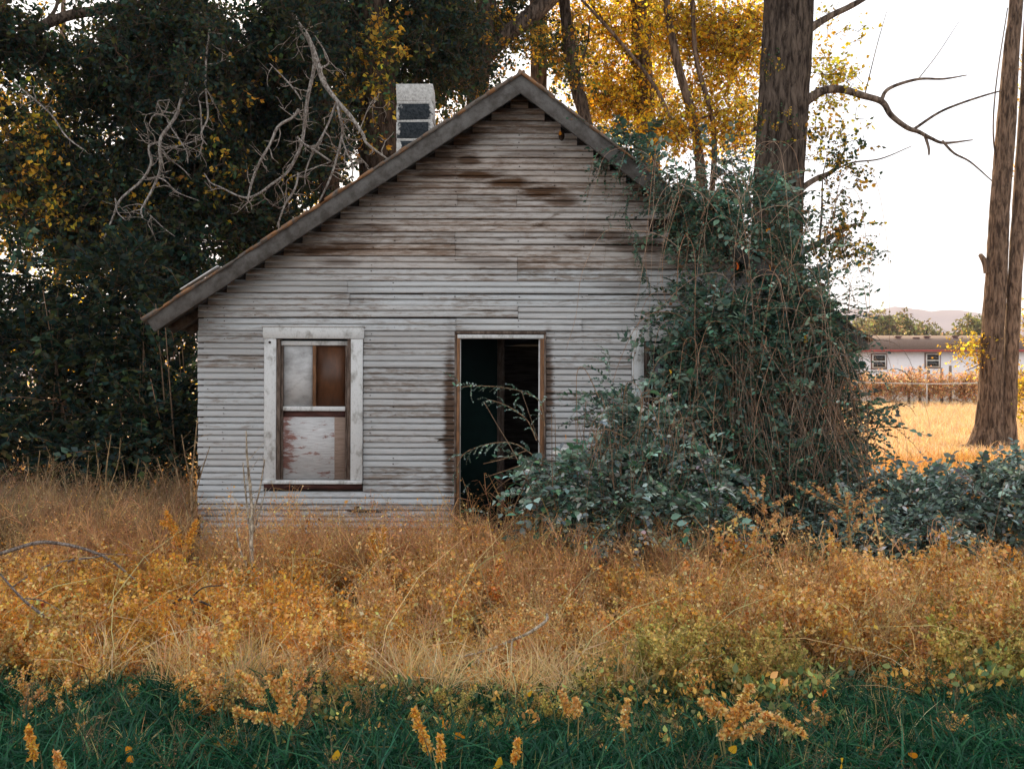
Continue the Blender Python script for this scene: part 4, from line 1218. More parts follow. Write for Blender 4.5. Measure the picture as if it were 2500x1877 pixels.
def far_house():
    x = (2180 - 1250) * HD / F
    root = empty('white_house', (x, HD - CAM_D, float(gz(x, HD - CAM_D))), 'long low white house with brown roof and red fascia across the field', 'house')
    o = np.array(root.location)
    bxp('wall', M_white, root, o, 1900, 2700, 858, 985, HD, HD + 8)
    r = Geo()
    e0, e1 = P(1880, 853, HD - .4), P(2720, 853, HD - .4)
    h = 0.5 * 8.8
    rz = CAM_H + (938.5 - 819) * (HD + 4) / F
    V = [(e0[0], e0[1], e0[2]), (e1[0], e0[1], e0[2]), (e1[0], e0[1] + h, rz), (e0[0], e0[1] + h, rz), (e1[0], e0[1] + 2 * h, e0[2]), (e0[0], e0[1] + 2 * h, e0[2])]
    r.add(np.array(V) - o, np.array([[0, 1, 2, 3], [3, 2, 4, 5], [0, 5, 4, 1]]), (1, 1, 1))
    rf = r.build('roof', M_brownroof, root)
    bxp('fascia', M_redfascia, root, o, 1880, 2720, 853.3, 859, HD - .42, HD - .36)
    for px, py in ((2122, 822), (2193, 823), (2236, 826), (2263, 823), (2332, 822)):
        d = HD + 3.0
        g = Geo()
        c = P(px, py, d)
        box_geo(g, c[0] - .13 - o[0], c[0] + .13 - o[0], c[1] - .1 - o[1], c[1] + .15 - o[1], c[2] - .35 - o[2], c[2] - o[2])
        box_geo(g, c[0] - .2 - o[0], c[0] + .2 - o[0], c[1] - .16 - o[1], c[1] + .2 - o[1], c[2] + .001 - o[2], c[2] + .07 - o[2])
        g.build('roof_vent', M_bframe, rf)
    for (x0, x1, y0, y1) in ((2126, 2165, 863, 901), (2257, 2296, 861, 899), (2010, 2049, 864, 902), (2430, 2470, 861, 899)):
        w = bxp('window', M_bframe, root, o, x0, x1, y0, y1, HD - .05, HD - .001, HD)
        bxp('sash', M_wframe, w, o, x0 + 2.5, x1 - 2.5, y0 + 2.5, y1 - 2.5, HD - .08, HD - .051, HD)
        ym = 0.5 * (y0 + y1)
        bxp('pane', M_glass_dark, w, o, x0 + 5.5, x1 - 5.5, y0 + 5, ym - 1.3, HD - .09, HD - .081, HD)
        bxp('pane', M_glass_dark, w, o, x0 + 5.5, x1 - 5.5, ym + 1.3, y1 - 5, HD - .09, HD - .081, HD)
far_house()
FD = 56.0
def pipe_fence():
    x = (2263 - 1250) * FD / F
    root = empty('pipe_fence', (x, FD - CAM_D, float(gz(x, FD - CAM_D))), 'thin grey metal pipe fence crossing the straw field', 'fence')
    o = np.array(root.location)
    g = Geo()
    tube(g, PP([(1800, 934), (2040, 933), (2263, 937), (2400, 935), (2700, 930)], FD) - o, 0.03, (1, 1, 1), 8, 4)
    g.build('top_rail', M_galv, root, True)
    for px in (1960, 2110, 2263, 2416, 2570):
        if px == 2110: continue
        g = Geo()
        t = P(px, 937 if px < 2400 else 935, FD)
        b = t.copy()
        b[2] = float(gz(t[0], t[1])) - .1
        tube(g, np.array([b, 0.5 * (b + t), t]) - o, 0.035, (1, 1, 1), 8, 1)
        g.build('post', M_galv, root, True)
pipe_fence()
for px, top, lab in ((2219, 903, 'short rust brown wooden post left of the two far windows gap'), (2246, 893, 'grey wooden post just left of the second far window'), (2267, 899, 'dark wooden post below the second far window'), (2299, 898, 'rust brown post below the right corner of the second far window'), (2320, 892, 'grey wooden post right of the second far window')):
    d = 60.0
    t = P(px, top, d)
    zb = float(gz(t[0], t[1])) - .1
    g = Geo()
    w = 0.085
    tube(g, [[t[0], t[1], zb], [t[0], t[1], 0.5 * (zb + t[2])], [t[0], t[1], t[2] - .03]], [w * 1.1, w, w], (1, 1, 1), 8, 1)
    tag(g.build('wooden_post', M_post, None, False, (t[0], t[1], zb)), lab, 'post', 'old posts in front of the white house')

RUST = [(0.66, 0.36, 0.16), (0.72, 0.44, 0.22), (0.58, 0.27, 0.11), (0.74, 0.52, 0.30)]
TW_RUST = [twig_proto(40, 0.5, 0.10, RUST) for _ in range(3)]
g = Geo()
crown_geo(g, [(2080 + 70 * i, 942 + 5 * math.sin(i * 2.1), 60, 34 + 6 * math.sin(i * 1.7), 59.3, 1.0) for i in range(8)], 900, TW_RUST, (0.7, 1.3), 0.0)
tag(g.build('rust_brush', M_field, origin=(24, 48, 1)), 'rust coloured dry brush growing along the field fence', 'brush', kind='stuff')

def hills():
    d0 = 2400.0
    prof = [(-1500, 800), (-400, 780), (600, 770), (1500, 775), (1900, 772), (2060, 757), (2100, 752), (2150, 760), (2185, 748), (2200, 746), (2225, 748), (2250, 754), (2285, 761), (2320, 754), (2350, 758), (2390, 768), (2500, 775), (2900, 768), (4000, 790)]
    px = np.linspace(-1500, 4000, 260)
    py = np.interp(px, [p[0] for p in prof], [p[1] for p in prof])
    py = py + 1.2 * np.sin(px * 0.06) + 0.8 * np.sin(px * 0.13 + 1)
    rows = 14
    V = []
    for j in range(rows):
        t = j / (rows - 1)
        d = d0 - 700 * (1 - t)
        zt = CAM_H + (938.5 - py) * d0 / F
        x = (px - 1250) * d0 / F
        z = 0.6 + (zt - 0.6) * (t ** 1.25) + 7.0 * np.sin(x * 0.013 + j * 0.9) * t * (1 - t) * 2
        V.append(np.stack([x, np.full_like(x, d - CAM_D) + 30 * np.sin(x * 0.009), z], -1))
    V.append(np.stack([x, np.full_like(x, d0 + 700 - CAM_D), np.full_like(x, 0.5)], -1))
    V = np.concatenate(V)
    m = len(px)
    i = np.arange((rows + 1) * m).reshape(rows + 1, m)
    g = Geo()
    g.add(V, np.stack([i[:-1, :-1], i[:-1, 1:], i[1:, 1:], i[1:, :-1]], -1).reshape(-1, 4), (1, 1, 1))
    o = g.build('hills', plain_mat('bare_hillside', (0.10, 0.075, 0.08), (0.17, 0.13, 0.13), 0.006, bump=0), smooth=True)
    tag(o, 'pale bare hills on the horizon', kind='structure')
hills()

# ------------------------------------------------------------------ dry weeds, grass and ground cover
TAN = [(0.85, 0.43, 0.10), (0.88, 0.50, 0.15), (0.76, 0.34, 0.06), (0.88, 0.58, 0.25), (0.40, 0.15, 0.03)]
PALE = [(0.86, 0.54, 0.22), (0.90, 0.63, 0.31), (0.78, 0.44, 0.15), (0.56, 0.27, 0.08)]
ORANGE = [(0.84, 0.42, 0.06), (0.86, 0.48, 0.10), (0.74, 0.33, 0.04)]
BROWN = [(0.46, 0.27, 0.13), (0.54, 0.35, 0.18), (0.32, 0.17, 0.08), (0.60, 0.43, 0.25)]

def weed_proto(h, ns, nseed, seed, pal, spread=0.5, stemc=(0.58, 0.32, 0.11), sw=0.0028, fine=1.0):
    g = Geo()
    tips = []
    for s in range(ns):
        a = rng.uniform(0, 2 * math.pi)
        lean = rng.uniform(0.1, spread)
        hh = h * rng.uniform(0.65, 1.05)
        t = np.linspace(0, 1, 5)
        pts = np.stack([np.cos(a) * lean * hh * t ** 1.4, np.sin(a) * lean * hh * t ** 1.4, hh * t], -1) + rng.normal(0, 0.012, (5, 3)) * t[:, None]
        ribbon(g, pts, np.linspace(sw, sw * 0.5, 5), hsvj(stemc, 1)[0])
        for b in range(int(9 * fine)):
            f = rng.uniform(0.25, 1.0)
            p = np.array([np.interp(f, t, pts[:, i]) for i in range(3)])
            d = rand_dirs(1)[0]
            d[2] = abs(d[2]) * 0.8 + 0.25
            e = p + d * h * rng.uniform(0.10, 0.30)
            ribbon(g, [p, 0.55 * (p + e) - A(0, 0, 0.01), e], [sw * .6, sw * .5, sw * .3], hsvj(stemc, 1)[0])
            tips.append((p, e))
    k = rng.integers(0, len(tips), nseed)
    f = rng.uniform(0.25, 1.08, nseed)
    pa = np.array([tips[i][0] for i in k])
    pb = np.array([tips[i][1] for i in k])
    pos = pa + (pb - pa) * f[:, None] + rng.normal(0, 0.011, (nseed, 3))
    c = np.concatenate([hsvj(pal[rng.integers(len(pal))], 1, 0.25) for _ in range(nseed)])
    scatter(g, LEAF4, frames(rand_dirs(nseed), rng.uniform(0, 6, nseed)), pos, seed * rng.uniform(0.6, 1.4, nseed), c)
    return g.proto()

def tuft_proto(h, nb, pal, w=0.004, bend=0.6, spread=0.12, segs=5):
    g = Geo()
    for _ in range(nb):
        a = rng.uniform(0, 2 * math.pi)
        hh = h * rng.uniform(0.5, 1.1)
        b = bend * rng.uniform(0.2, 1.3)
        t = np.linspace(0, 1, segs)
        base = rng.normal(0, spread * 0.4, 2)
        r = b * hh * t ** 2
        z = hh * t * (1 - 0.35 * b * t * t)
        pts = np.stack([base[0] + np.cos(a) * r, base[1] + np.sin(a) * r, z], -1)
        ribbon(g, pts, w * np.array([0.8, 1, 0.85, 0.55, 0.1])[:segs] if segs == 5 else np.linspace(w, w * .1, segs), hsvj(pal[rng.integers(len(pal))], 1, 0.22)[0], A(np.cos(a), np.sin(a), 0.2) + rng.normal(0, .4, 3))
    return g.proto()

def strew(g, protos, n, pxr, dr, s=(0.7, 1.3), keep=None, tilt=0.12, cvar=0.28, z=0.0):
    d = rng.uniform(dr[0], dr[1], n)
    px = rng.uniform(pxr[0], pxr[1], n)
    if keep is not None:
        ok = keep(px, d)
        d, px = d[ok], px[ok]
    x = (px - 1250) * d / F
    y = d - CAM_D
    T = np.stack([x, y, gz(x, y) - 0.01 + z], -1)
    n = len(T)
    k = rng.integers(0, len(protos), n)
    up = np.stack([rng.normal(0, tilt, n), rng.normal(0, tilt, n), np.ones(n)], -1)
    az = rng.uniform(0, 2 * math.pi, n)
    Z = up / np.linalg.norm(up, axis=1)[:, None]
    X = np.stack([np.cos(az), np.sin(az), np.zeros(n)], -1)
    Y = np.cross(Z, X)
    Y /= np.linalg.norm(Y, axis=1)[:, None]
    X = np.cross(Y, Z)
    M = np.stack([X, Y, Z], -1)
    cm = np.exp(rng.normal(0, cvar, (n, 1))) * np.exp(rng.normal(0, 0.05, (n, 3)))
    S = rng.uniform(s[0], s[1], n)
    g.put(protos, k, M, T, S, cm)

class Strewn:
    """many small plants of a few kinds: one object whose points carry the kinds as instances"""
    def __init__(self):
        self.kinds, self.I, self.M, self.T, self.S, self.C = [], [], [], [], [], []
    def put(self, protos, k, M, T, S, cm):
        ids = []
        for p in protos:
            hit = [i for i, q in enumerate(self.kinds) if q is p]
            if not hit:
                self.kinds.append(p)
                hit = [len(self.kinds) - 1]
            ids.append(hit[0])
        self.I.append(np.array(ids)[k])
        self.M.append(M)
        self.T.append(T)
        self.S.append(np.asarray(S))
        self.C.append(np.clip(cm, 0.4, 1.1))
    def build(self, name, mat, origin):
        I, M, T, S, C = (np.concatenate(a) for a in (self.I, self.M, self.T, self.S, self.C))
        n = len(T)
        me = bpy.data.meshes.new(name)
        me.vertices.add(n)
        me.vertices.foreach_set('co', (T - np.asarray(origin, dtype=float)).astype(np.float32).ravel())
        eul = np.stack([np.arctan2(M[:, 2, 1], M[:, 2, 2]), -np.arcsin(np.clip(M[:, 2, 0], -1, 1)), np.arctan2(M[:, 1, 0], M[:, 0, 0])], -1)
        me.attributes.new('turn', 'FLOAT_VECTOR', 'POINT').data.foreach_set('vector', eul.astype(np.float32).ravel())
        me.attributes.new('size', 'FLOAT', 'POINT').data.foreach_set('value', S.astype(np.float32))
        me.attributes.new('kind', 'INT', 'POINT').data.foreach_set('value', I.astype(np.int32))
        me.attributes.new('tint', 'FLOAT_COLOR', 'POINT').data.foreach_set('color', np.concatenate([C, np.ones((n, 1))], 1).astype(np.float32).ravel())
        ob = bpy.data.objects.new(name, me)
        ob.location = origin
        col.objects.link(ob)
        ng = bpy.data.node_groups.new(name + '_strew', 'GeometryNodeTree')
        ng.interface.new_socket('Geometry', in_out='INPUT', socket_type='NodeSocketGeometry')
        ng.interface.new_socket('Geometry', in_out='OUTPUT', socket_type='NodeSocketGeometry')
        gi, go = ng.nodes.new('NodeGroupInput'), ng.nodes.new('NodeGroupOutput')
        def named(nm, ty):
            nd = ng.nodes.new('GeometryNodeInputNamedAttribute')
            nd.data_type = ty
            nd.inputs['Name'].default_value = nm
            return nd.outputs['Attribute']
        kind, turn, size = named('kind', 'INT'), named('turn', 'FLOAT_VECTOR'), named('size', 'FLOAT')
        join = ng.nodes.new('GeometryNodeJoinGeometry')
        for i, (V, Fd, Cc) in enumerate(self.kinds):
            gg = Geo()
            gg.add(V, list(Fd.values()), Cc)
            pm = gg.mesh(name + '_plant')
            pm.materials.append(mat)
            po = bpy.data.objects.new(name + '_plant', pm)
            oi = ng.nodes.new('GeometryNodeObjectInfo')
            oi.inputs['Object'].default_value = po
            cmp_ = ng.nodes.new('FunctionNodeCompare')
            cmp_.data_type = 'INT'
            cmp_.operation = 'EQUAL'
            ng.links.new(kind, cmp_.inputs[2])
            cmp_.inputs[3].default_value = i
            ip = ng.nodes.new('GeometryNodeInstanceOnPoints')
            ng.links.new(gi.outputs[0], ip.inputs['Points'])
            ng.links.new(cmp_.outputs[0], ip.inputs['Selection'])
            ng.links.new(oi.outputs['Geometry'], ip.inputs['Instance'])
            ng.links.new(turn, ip.inputs['Rotation'])
            ng.links.new(size, ip.inputs['Scale'])
            ng.links.new(ip.outputs[0], join.inputs[0])
        ng.links.new(join.outputs[0], go.inputs[0])
        ob.modifiers.new('strew', 'NODES').node_group = ng
        return ob

def patchy(px, d, f=0.006, ph=0.0, lo=-0.6):
    return np.sin(px * f + d * 1.7 + ph) + np.sin(px * f * 2.3 - d * 2.9 + ph * 2) + rng.normal(0, 0.5, len(px)) > lo

W_TAN = [weed_proto(0.55, 6, 230, 0.028, TAN) for _ in range(4)]
W_ORANGE = [weed_proto(0.55, 6, 240, 0.028, ORANGE + TAN[:2]) for _ in range(3)]
W_PALE = [weed_proto(0.60, 7, 170, 0.022, PALE, 0.6, (0.66, 0.40, 0.18), fine=1.5) for _ in range(4)]
W_FINE = [weed_proto(0.75, 8, 130, 0.016, PALE + TAN[:2], 0.5, (0.66, 0.38, 0.18), 0.0026, 2.2) for _ in range(3)]
W_BROWN = [weed_proto(1.0, 7, 120, 0.018, BROWN, 0.35, (0.38, 0.24, 0.13), 0.004, 1.6) for _ in range(3)]
T_STRAW = [tuft_proto(0.55, 30, PALE[:2] + [(0.88, 0.66, 0.36), (0.86, 0.60, 0.30)], 0.004, 0.7, 0.12) for _ in range(4)]
T_BENT = [tuft_proto(0.8, 7, PALE[:2] + [(0.86, 0.66, 0.40)], 0.0035, 1.1, 0.2) for _ in range(4)]
T_BROWN = [tuft_proto(0.95, 34, BROWN, 0.0045, 0.35, 0.2) for _ in range(3)]

PEACH = [(0.88, 0.54, 0.20), (0.90, 0.62, 0.28), (0.80, 0.44, 0.12), (0.68, 0.32, 0.07)]
def spike_seeds(g, pts, r, n, pal, seed):
    """dense seed clusters round a drawn stem"""
    pts, _ = catmull(np.asarray(pts, dtype=float), np.ones(len(pts)), 5)
    f = rng.uniform(0, 1, n) * (len(pts) - 1)
    pos = np.stack([np.interp(f, np.arange(len(pts)), pts[:, i]) for i in range(3)], -1)
    tf = f / (len(pts) - 1)
    lump = 0.65 + 0.35 * np.sin(f * 4.0 + rng.uniform(0, 6))
    off = rand_dirs(n) * (r * lump * (1 - 0.65 * tf ** 2) * rng.uniform(0.2, 1, n))[:, None]
    c = np.concatenate([hsvj(pal[rng.integers(len(pal))], 1, 0.25) for _ in range(n)])
    scatter(g, LEAF4, frames(rand_dirs(n) + off / r, rng.uniform(0, 6, n)), pos + off, seed * rng.uniform(0.6, 1.3, n), c)

def spikeplant_proto(h, ns, pal, r=0.038, n=75, seed=0.033, spread=0.35, stemc=(0.5, 0.33, 0.15)):
    g = Geo()
    for s_ in range(ns):
        a = rng.uniform(0, 6.28)
        hh = h * rng.uniform(0.6, 1.05)
        lean = rng.uniform(0.05, spread)
        t = np.linspace(0, 1, 6)
        pts = np.stack([np.cos(a) * lean * hh * t ** 1.5, np.sin(a) * lean * hh * t ** 1.5, hh * t * (1 - 0.15 * lean * t)], -1) + rng.normal(0, 0.01, (6, 3)) * t[:, None]
        ribbon(g, pts, np.linspace(0.0035, 0.0015, 6), stemc)
        spike_seeds(g, pts[2:], r * rng.uniform(0.7, 1.2), n, pal, seed)
        for _ in range(4):
            j = rng.integers(2, 5)
            e = pts[j] + A(rng.normal(0, .09), rng.normal(0, .09), rng.uniform(.06, .16))
            ribbon(g, [pts[j], 0.5 * (pts[j] + e), e], 0.0018, stemc)
            spike_seeds(g, [pts[j], 0.5 * (pts[j] + e), e], r * 0.6, n // 4, pal, seed * .9)
    return g.proto()

S_PEACH = [spikeplant_proto(0.62, 4, PEACH) for _ in range(4)]
S_TAN = [spikeplant_proto(0.55, 5, TAN + PEACH[:1], 0.034, 65, 0.030, 0.5) for _ in range(4)]
S_ORANGE = [spikeplant_proto(0.52, 5, ORANGE + TAN[:1], 0.036, 65, 0.030, 0.55) for _ in range(3)]
S_YEL = [spikeplant_proto(0.55, 4, [(0.62, 0.46, 0.13), (0.44, 0.38, 0.11), (0.74, 0.50, 0.17)], 0.034, 85, 0.026, 0.45, (0.3, 0.28, 0.1)) for _ in range(3)]

g = Strewn()
strew(g, W_TAN, 208, (-600, 1250), (7.0, 10.5), (0.65, 1.15), lambda px, d: patchy(px, d, .006, 0))
strew(g, W_ORANGE, 156, (-600, 1150), (7.0, 9.6), (0.65, 1.1), lambda px, d: patchy(px, d, .007, 2, 0.0))
strew(g, W_TAN, 165, (1500, 3150), (6.9, 9.4), (0.75, 1.25), lambda px, d: patchy(px, d, .006, 4))
strew(g, W_TAN, 91, (-600, 3150), (6.3, 7.1), (0.35, 0.75), lambda px, d: patchy(px, d, .009, 6, -.3))
strew(g, W_PALE, 170, (850, 1900), (6.9, 10.4), (0.6, 1.1), lambda px, d: patchy(px, d, .006, 3, -1))
strew(g, W_PALE, 145, (1700, 3150), (6.9, 9.4), (0.7, 1.2))
strew(g, W_FINE, 100, (500, 1150), (9.7, 10.9), (0.6, 1.05))
strew(g, W_FINE, 120, (1080, 1750), (8.8, 10.2), (0.6, 1.2))
strew(g, W_ORANGE, 40, (1080, 1400), (9.3, 10.4), (0.7, 1.2))
strew(g, W_PALE, 55, (-600, 1500), (8.2, 10.4), (1.05, 1.5), lambda px, d: patchy(px, d, .011, 2, 0.2))
strew(g, W_TAN, 45, (-300, 1300), (7.8, 10.2), (1.05, 1.45), lambda px, d: patchy(px, d, .012, 5, 0.3))
strew(g, W_FINE, 60, (480, 1450), (9.4, 10.7), (0.9, 1.35))
strew(g, W_PALE, 40, (1650, 3150), (7.4, 9.2), (1.1, 1.6), lambda px, d: patchy(px, d, .011, 3, 0.2))
tag(g.build('dry_weeds', M_dry_s, origin=(0, -3, 0)), 'tangled orange and tan dry weeds filling the yard before the house', 'weeds', kind='stuff')
g = Strewn()
strew(g, S_TAN, 236, (-600, 1250), (7.2, 10.4), (0.6, 1.15), lambda px, d: patchy(px, d, .008, 1, -.2), 0.3)
strew(g, S_ORANGE, 192, (-600, 1000), (6.9, 9.4), (0.6, 1.1), lambda px, d: patchy(px, d, .007, 2, -.2), 0.3)
strew(g, S_PEACH, 91, (-600, 900), (6.4, 7.6), (0.55, 1.0), lambda px, d: patchy(px, d, .008, 3, 0), 0.35)
strew(g, S_PEACH, 205, (1650, 3150), (6.9, 9.2), (0.7, 1.25), lambda px, d: patchy(px, d, .006, 4, -.6), 0.2)
strew(g, S_TAN, 140, (1250, 3150), (6.9, 9.2), (0.6, 1.1), None, 0.3)
strew(g, S_YEL, 60, (1500, 1950), (6.4, 7.3), (0.6, 1.1), None, 0.3)
strew(g, S_YEL, 73, (2300, 3150), (6.5, 7.6), (0.7, 1.25), None, 0.2)
strew(g, S_YEL, 30, (750, 1900), (5.8, 6.8), (0.35, 0.7), None, 0.3)
strew(g, S_PEACH, 31, (-600, 800), (5.9, 6.9), (0.35, 0.7), None, 0.35)
strew(g, S_TAN, 27, (-600, 3150), (5.4, 6.9), (0.3, 0.6), None, 0.4)
strew(g, S_PEACH, 34, (1700, 3150), (7.2, 9.0), (1.1, 1.5), lambda px, d: patchy(px, d, .012, 1, 0.2), 0.2)
strew(g, S_ORANGE, 30, (-400, 1100), (7.6, 9.6), (1.0, 1.4), lambda px, d: patchy(px, d, .012, 4, 0.2), 0.25)
tag(g.build('seed_head_weeds', M_dry_s, origin=(0, -3, 0)), 'dry weeds with thick crumbly peach coloured seed heads', 'weeds', kind='stuff')
g = Strewn()
strew(g, T_STRAW, 405, (-600, 3150), (6.7, 9.8), (0.5, 1.05), lambda px, d: patchy(px, d, .009, 5))
strew(g, T_STRAW, 200, (400, 1600), (6.5, 7.2), (0.6, 1.0))
strew(g, T_BENT, 237, (-600, 3150), (6.4, 9.6), (0.6, 1.2), None, 0.5)
strew(g, T_STRAW, 83, (-600, 3150), (4.9, 6.5), (0.3, 0.6), lambda px, d: patchy(px, d, .009, 3, 0.2), 0.4)
tag(g.build('dry_grass', M_dry_s, origin=(0, -3, 0)), 'pale straw grass bent over between the dry weeds', 'grass', kind='stuff')
g = Strewn()
strew(g, T_BROWN, 569, (-600, 470), (10.4, 14.2), (0.65, 1.15))
strew(g, W_BROWN, 291, (-600, 480), (10.2, 14.0), (0.6, 1.15))
strew(g, W_FINE, 155, (-600, 470), (9.6, 11.5), (0.8, 1.2))
tag(g.build('tall_brown_grass', M_dry_s, origin=(-5, 0, 0)), 'tall brown dead grass and stalks left of the house', 'grass', kind='stuff')
F_GRASS = [tuft_proto(0.34, 22, [(0.66, 0.47, 0.26), (0.70, 0.53, 0.33), (0.60, 0.38, 0.17)], 0.006, 0.5, 0.25, 5) for _ in range(3)]
F_ORANGE = [tuft_proto(0.45, 24, [(0.58, 0.30, 0.06), (0.62, 0.36, 0.10), (0.40, 0.2, 0.05)], 0.006, 0.5, 0.3, 5) for _ in range(3)]
g = Strewn()
strew(g, F_GRASS, 4062, (1900, 3150), (18, 56), (0.7, 1.3), cvar=0.1)
strew(g, F_ORANGE, 1440, (1950, 3150), (11.5, 24), (0.7, 1.3), cvar=0.15)
strew(g, F_ORANGE, 476, (-600, 480), (14, 26), (0.8, 1.5), cvar=0.15)
tag(g.build('field_grass', M_field_s, origin=(10, 12, 0)), 'sunlit straw coloured field grass behind the house on the right', 'grass', kind='stuff')

W_TWIG = [weed_proto(0.5, 4, 60, 0.014, [(0.30, 0.17, 0.08), (0.40, 0.24, 0.11), (0.22, 0.14, 0.07)], 0.7, (0.26, 0.17, 0.09), 0.002, 1.6) for _ in range(2)]
GREEN = [(0.016, 0.088, 0.038), (0.026, 0.112, 0.046), (0.012, 0.060, 0.032)] * 3 + [(0.06, 0.14, 0.05), (0.02, 0.105, 0.05), (0.26, 0.21, 0.08)]
G_BLADE = [tuft_proto(0.34, 26, GREEN, 0.0068, 0.9, 0.16) for _ in range(6)]
LIME = [(0.22, 0.26, 0.08), (0.14, 0.21, 0.08), (0.30, 0.30, 0.10), (0.08, 0.16, 0.07), (0.42, 0.34, 0.12)]
def cover_proto():
    gg = Geo()
    for s in range(5):
        a = rng.uniform(0, 6.28)
        t = np.linspace(0, 1, 5)
        L = rng.uniform(0.15, 0.34)
        pts = np.stack([np.cos(a) * L * .8 * t, np.sin(a) * L * .8 * t, L * 0.9 * t * (1 - .3 * t)], -1)
        ribbon(gg, pts, 0.003, (0.25, 0.22, 0.08))
        n = 16
        f = rng.uniform(0.2, 1, n)
        pos = np.stack([np.interp(f, t, pts[:, i]) for i in range(3)], -1) + rng.normal(0, .018, (n, 3))
        pal = LIME if rng.random() < .7 else LIME[:1] + TAN[:2]
        c = np.concatenate([hsvj(pal[rng.integers(len(pal))], 1, .2) for _ in range(n)])
        scatter(gg, LEAF7, frames(rand_dirs(n) + A(0, 0, .4), rng.uniform(0, 6, n)), pos, 0.034 * rng.uniform(.6, 1.3, n), c)
    return gg.proto()
COVER = [cover_proto() for _ in range(5)]
g = Strewn()
strew(g, G_BLADE, 1288, (-600, 3150), (4.3, 5.4), (0.5, 1.15), cvar=0.35)
strew(g, G_BLADE, 1405, (-600, 3150), (5.3, 6.6), (0.5, 1.0), cvar=0.35)
strew(g, G_BLADE, 200, (-600, 3150), (6.4, 7.2), (0.5, 0.9), lambda px, d: patchy(px, d, .012, 2, 0.2), cvar=0.3)
strew(g, W_TWIG, 90, (-600, 3150), (4.9, 6.6), (0.4, 0.8), None, 0.3)
tag(g.build('green_grass', M_grass_s, origin=(0, -5, 0)), 'dark green grass along the bottom of the yard', 'grass', kind='stuff')
g = Strewn()
strew(g, COVER, 190, (700, 1950), (5.6, 6.7), (0.8, 1.4), lambda px, d: patchy(px, d, .008, 1, -.4))
strew(g, COVER, 120, (1450, 1950), (6.3, 7.2), (0.9, 1.6))
strew(g, COVER, 152, (-600, 3150), (5.2, 6.9), (0.6, 1.0))
strew(g, COVER, 102, (2250, 3150), (6.4, 7.2), (1.0, 1.7))
tag(g.build('leafy_ground_cover', M_grass_s, origin=(0, -5, 0)), 'yellow green leafy ground cover at the edge of the grass', 'plants', kind='stuff')
g = Geo()
n = 3500
d = rng.uniform(5.0, 10.8, n)
px = rng.uniform(-100, 2600, n)
x = (px - 1250) * d / F
y = d - CAM_D
c = np.concatenate([hsvj((TAN + BROWN)[rng.integers(9)], 1, .3) for _ in range(n)])
scatter(g, LEAF4, frames(rand_dirs(n, 0.25), rng.uniform(-.5, .5, n)), np.stack([x, y, gz(x, y) + rng.uniform(.01, .04, n)], -1), rng.uniform(.03, .08, n), c)
tag(g.build('leaf_litter', M_dry, origin=(0, -4, 0)), 'brown fallen leaf litter on the soil among the weeds', 'leaves', kind='stuff')

# ------------------------------------------------------------------ single plants, branches and fallen leaves one can pick out
def on_ground(px, d):
    x = (px - 1250) * d / F
    return A(x, d - CAM_D, float(gz(x, d - CAM_D)))

def spike_weed(label, px, d, heads, pal=PEACH, r=0.03, seed=0.026, stem=(0.45, 0.33, 0.14), leaves=None, group='seed spikes standing out of the grass'):
    """heads: drawn seed spikes, each a list of photo points from bottom to tip"""
    ym = np.mean([p[1] for hd in heads for p in hd])
    if ym > 1640:                                  # in the low grass: heads stand about 0.38 m up
        d = 4250.0 / (ym - 938.5)
    b = on_ground(px, d)
    root = empty('seed_spike_weed', b, label, 'weed', group)
    g = Geo()
    for hd in heads:
        q = PP(hd, d)
        q[:, 1] += np.linspace(0, rng.normal(0, .06), len(q))
        tube(g, np.vstack([b, 0.5 * (b + q[0]) + A(0, 0, .02), q]), np.linspace(.0045, .0015, len(q) + 2), stem, 5, 4)
    g.build('stem', M_dry, root, False, b)
    for hd in heads:
        g = Geo()
        q = PP(hd, d)
        L = np.linalg.norm(np.diff(q, axis=0), axis=1).sum()
        spike_seeds(g, q, r * 1.1, int(150 + 1500 * L), pal, seed * 0.76)
        g.build('seed_head', M_dry, root, False, b)
    if leaves:
        g = Geo()
        for lx, ly, sz in leaves:
            scatter(g, LEAF7, frames(rand_dirs(1) + A(0, -.3, -.5)), P(lx, ly, d)[None], [sz], A([0.30, 0.32, 0.12]))
        g.build('leaf', M_grass, root, False, b)
    return root
ORSP = ORANGE + PEACH[:1]
spike_weed('orange seed spike in the green grass at the bottom left corner', 85, 5.5, [[(82, 1850), (76, 1810), (68, 1775)]], ORSP, .022)
spike_weed('short peach seed spike at the bottom edge, second from the left', 145, 5.4, [[(150, 1880), (143, 1860), (136, 1838)]], PEACH, .018)
spike_weed('big cream seed plant with green leaves left of centre in the grass', 715, 6.0, [[(690, 1760), (650, 1752), (610, 1745), (572, 1733)], [(700, 1745), (690, 1710), (672, 1680), (655, 1655)], [(712, 1765), (730, 1735), (738, 1705)], [(705, 1720), (690, 1690), (700, 1640)], [(640, 1690), (610, 1668), (580, 1640)]], PEACH, .034, .034, (0.34, 0.36, 0.13), [(700, 1785, .10), (725, 1800, .10), (735, 1835, .09), (690, 1830, .08), (700, 1855, .07)])
spike_weed('tall orange seed spike leaning left in the grass under the window', 1055, 5.7, [[(1050, 1830), (1030, 1790), (1018, 1755), (1010, 1735)]], ORSP, .035)
spike_weed('small orange spike just right of the leaning orange spike', 1080, 5.6, [[(1078, 1850), (1076, 1825), (1074, 1795)]], ORSP, .018)
spike_weed('narrow orange spike at bottom centre above the yellow leaf', 1262, 5.5, [[(1255, 1860), (1260, 1835), (1263, 1805)]], ORSP, .018)
spike_weed('pink cream spike at bottom centre, left one of a pair', 1385, 6.2, [[(1388, 1740), (1378, 1710), (1368, 1688)]], PEACH, .030)
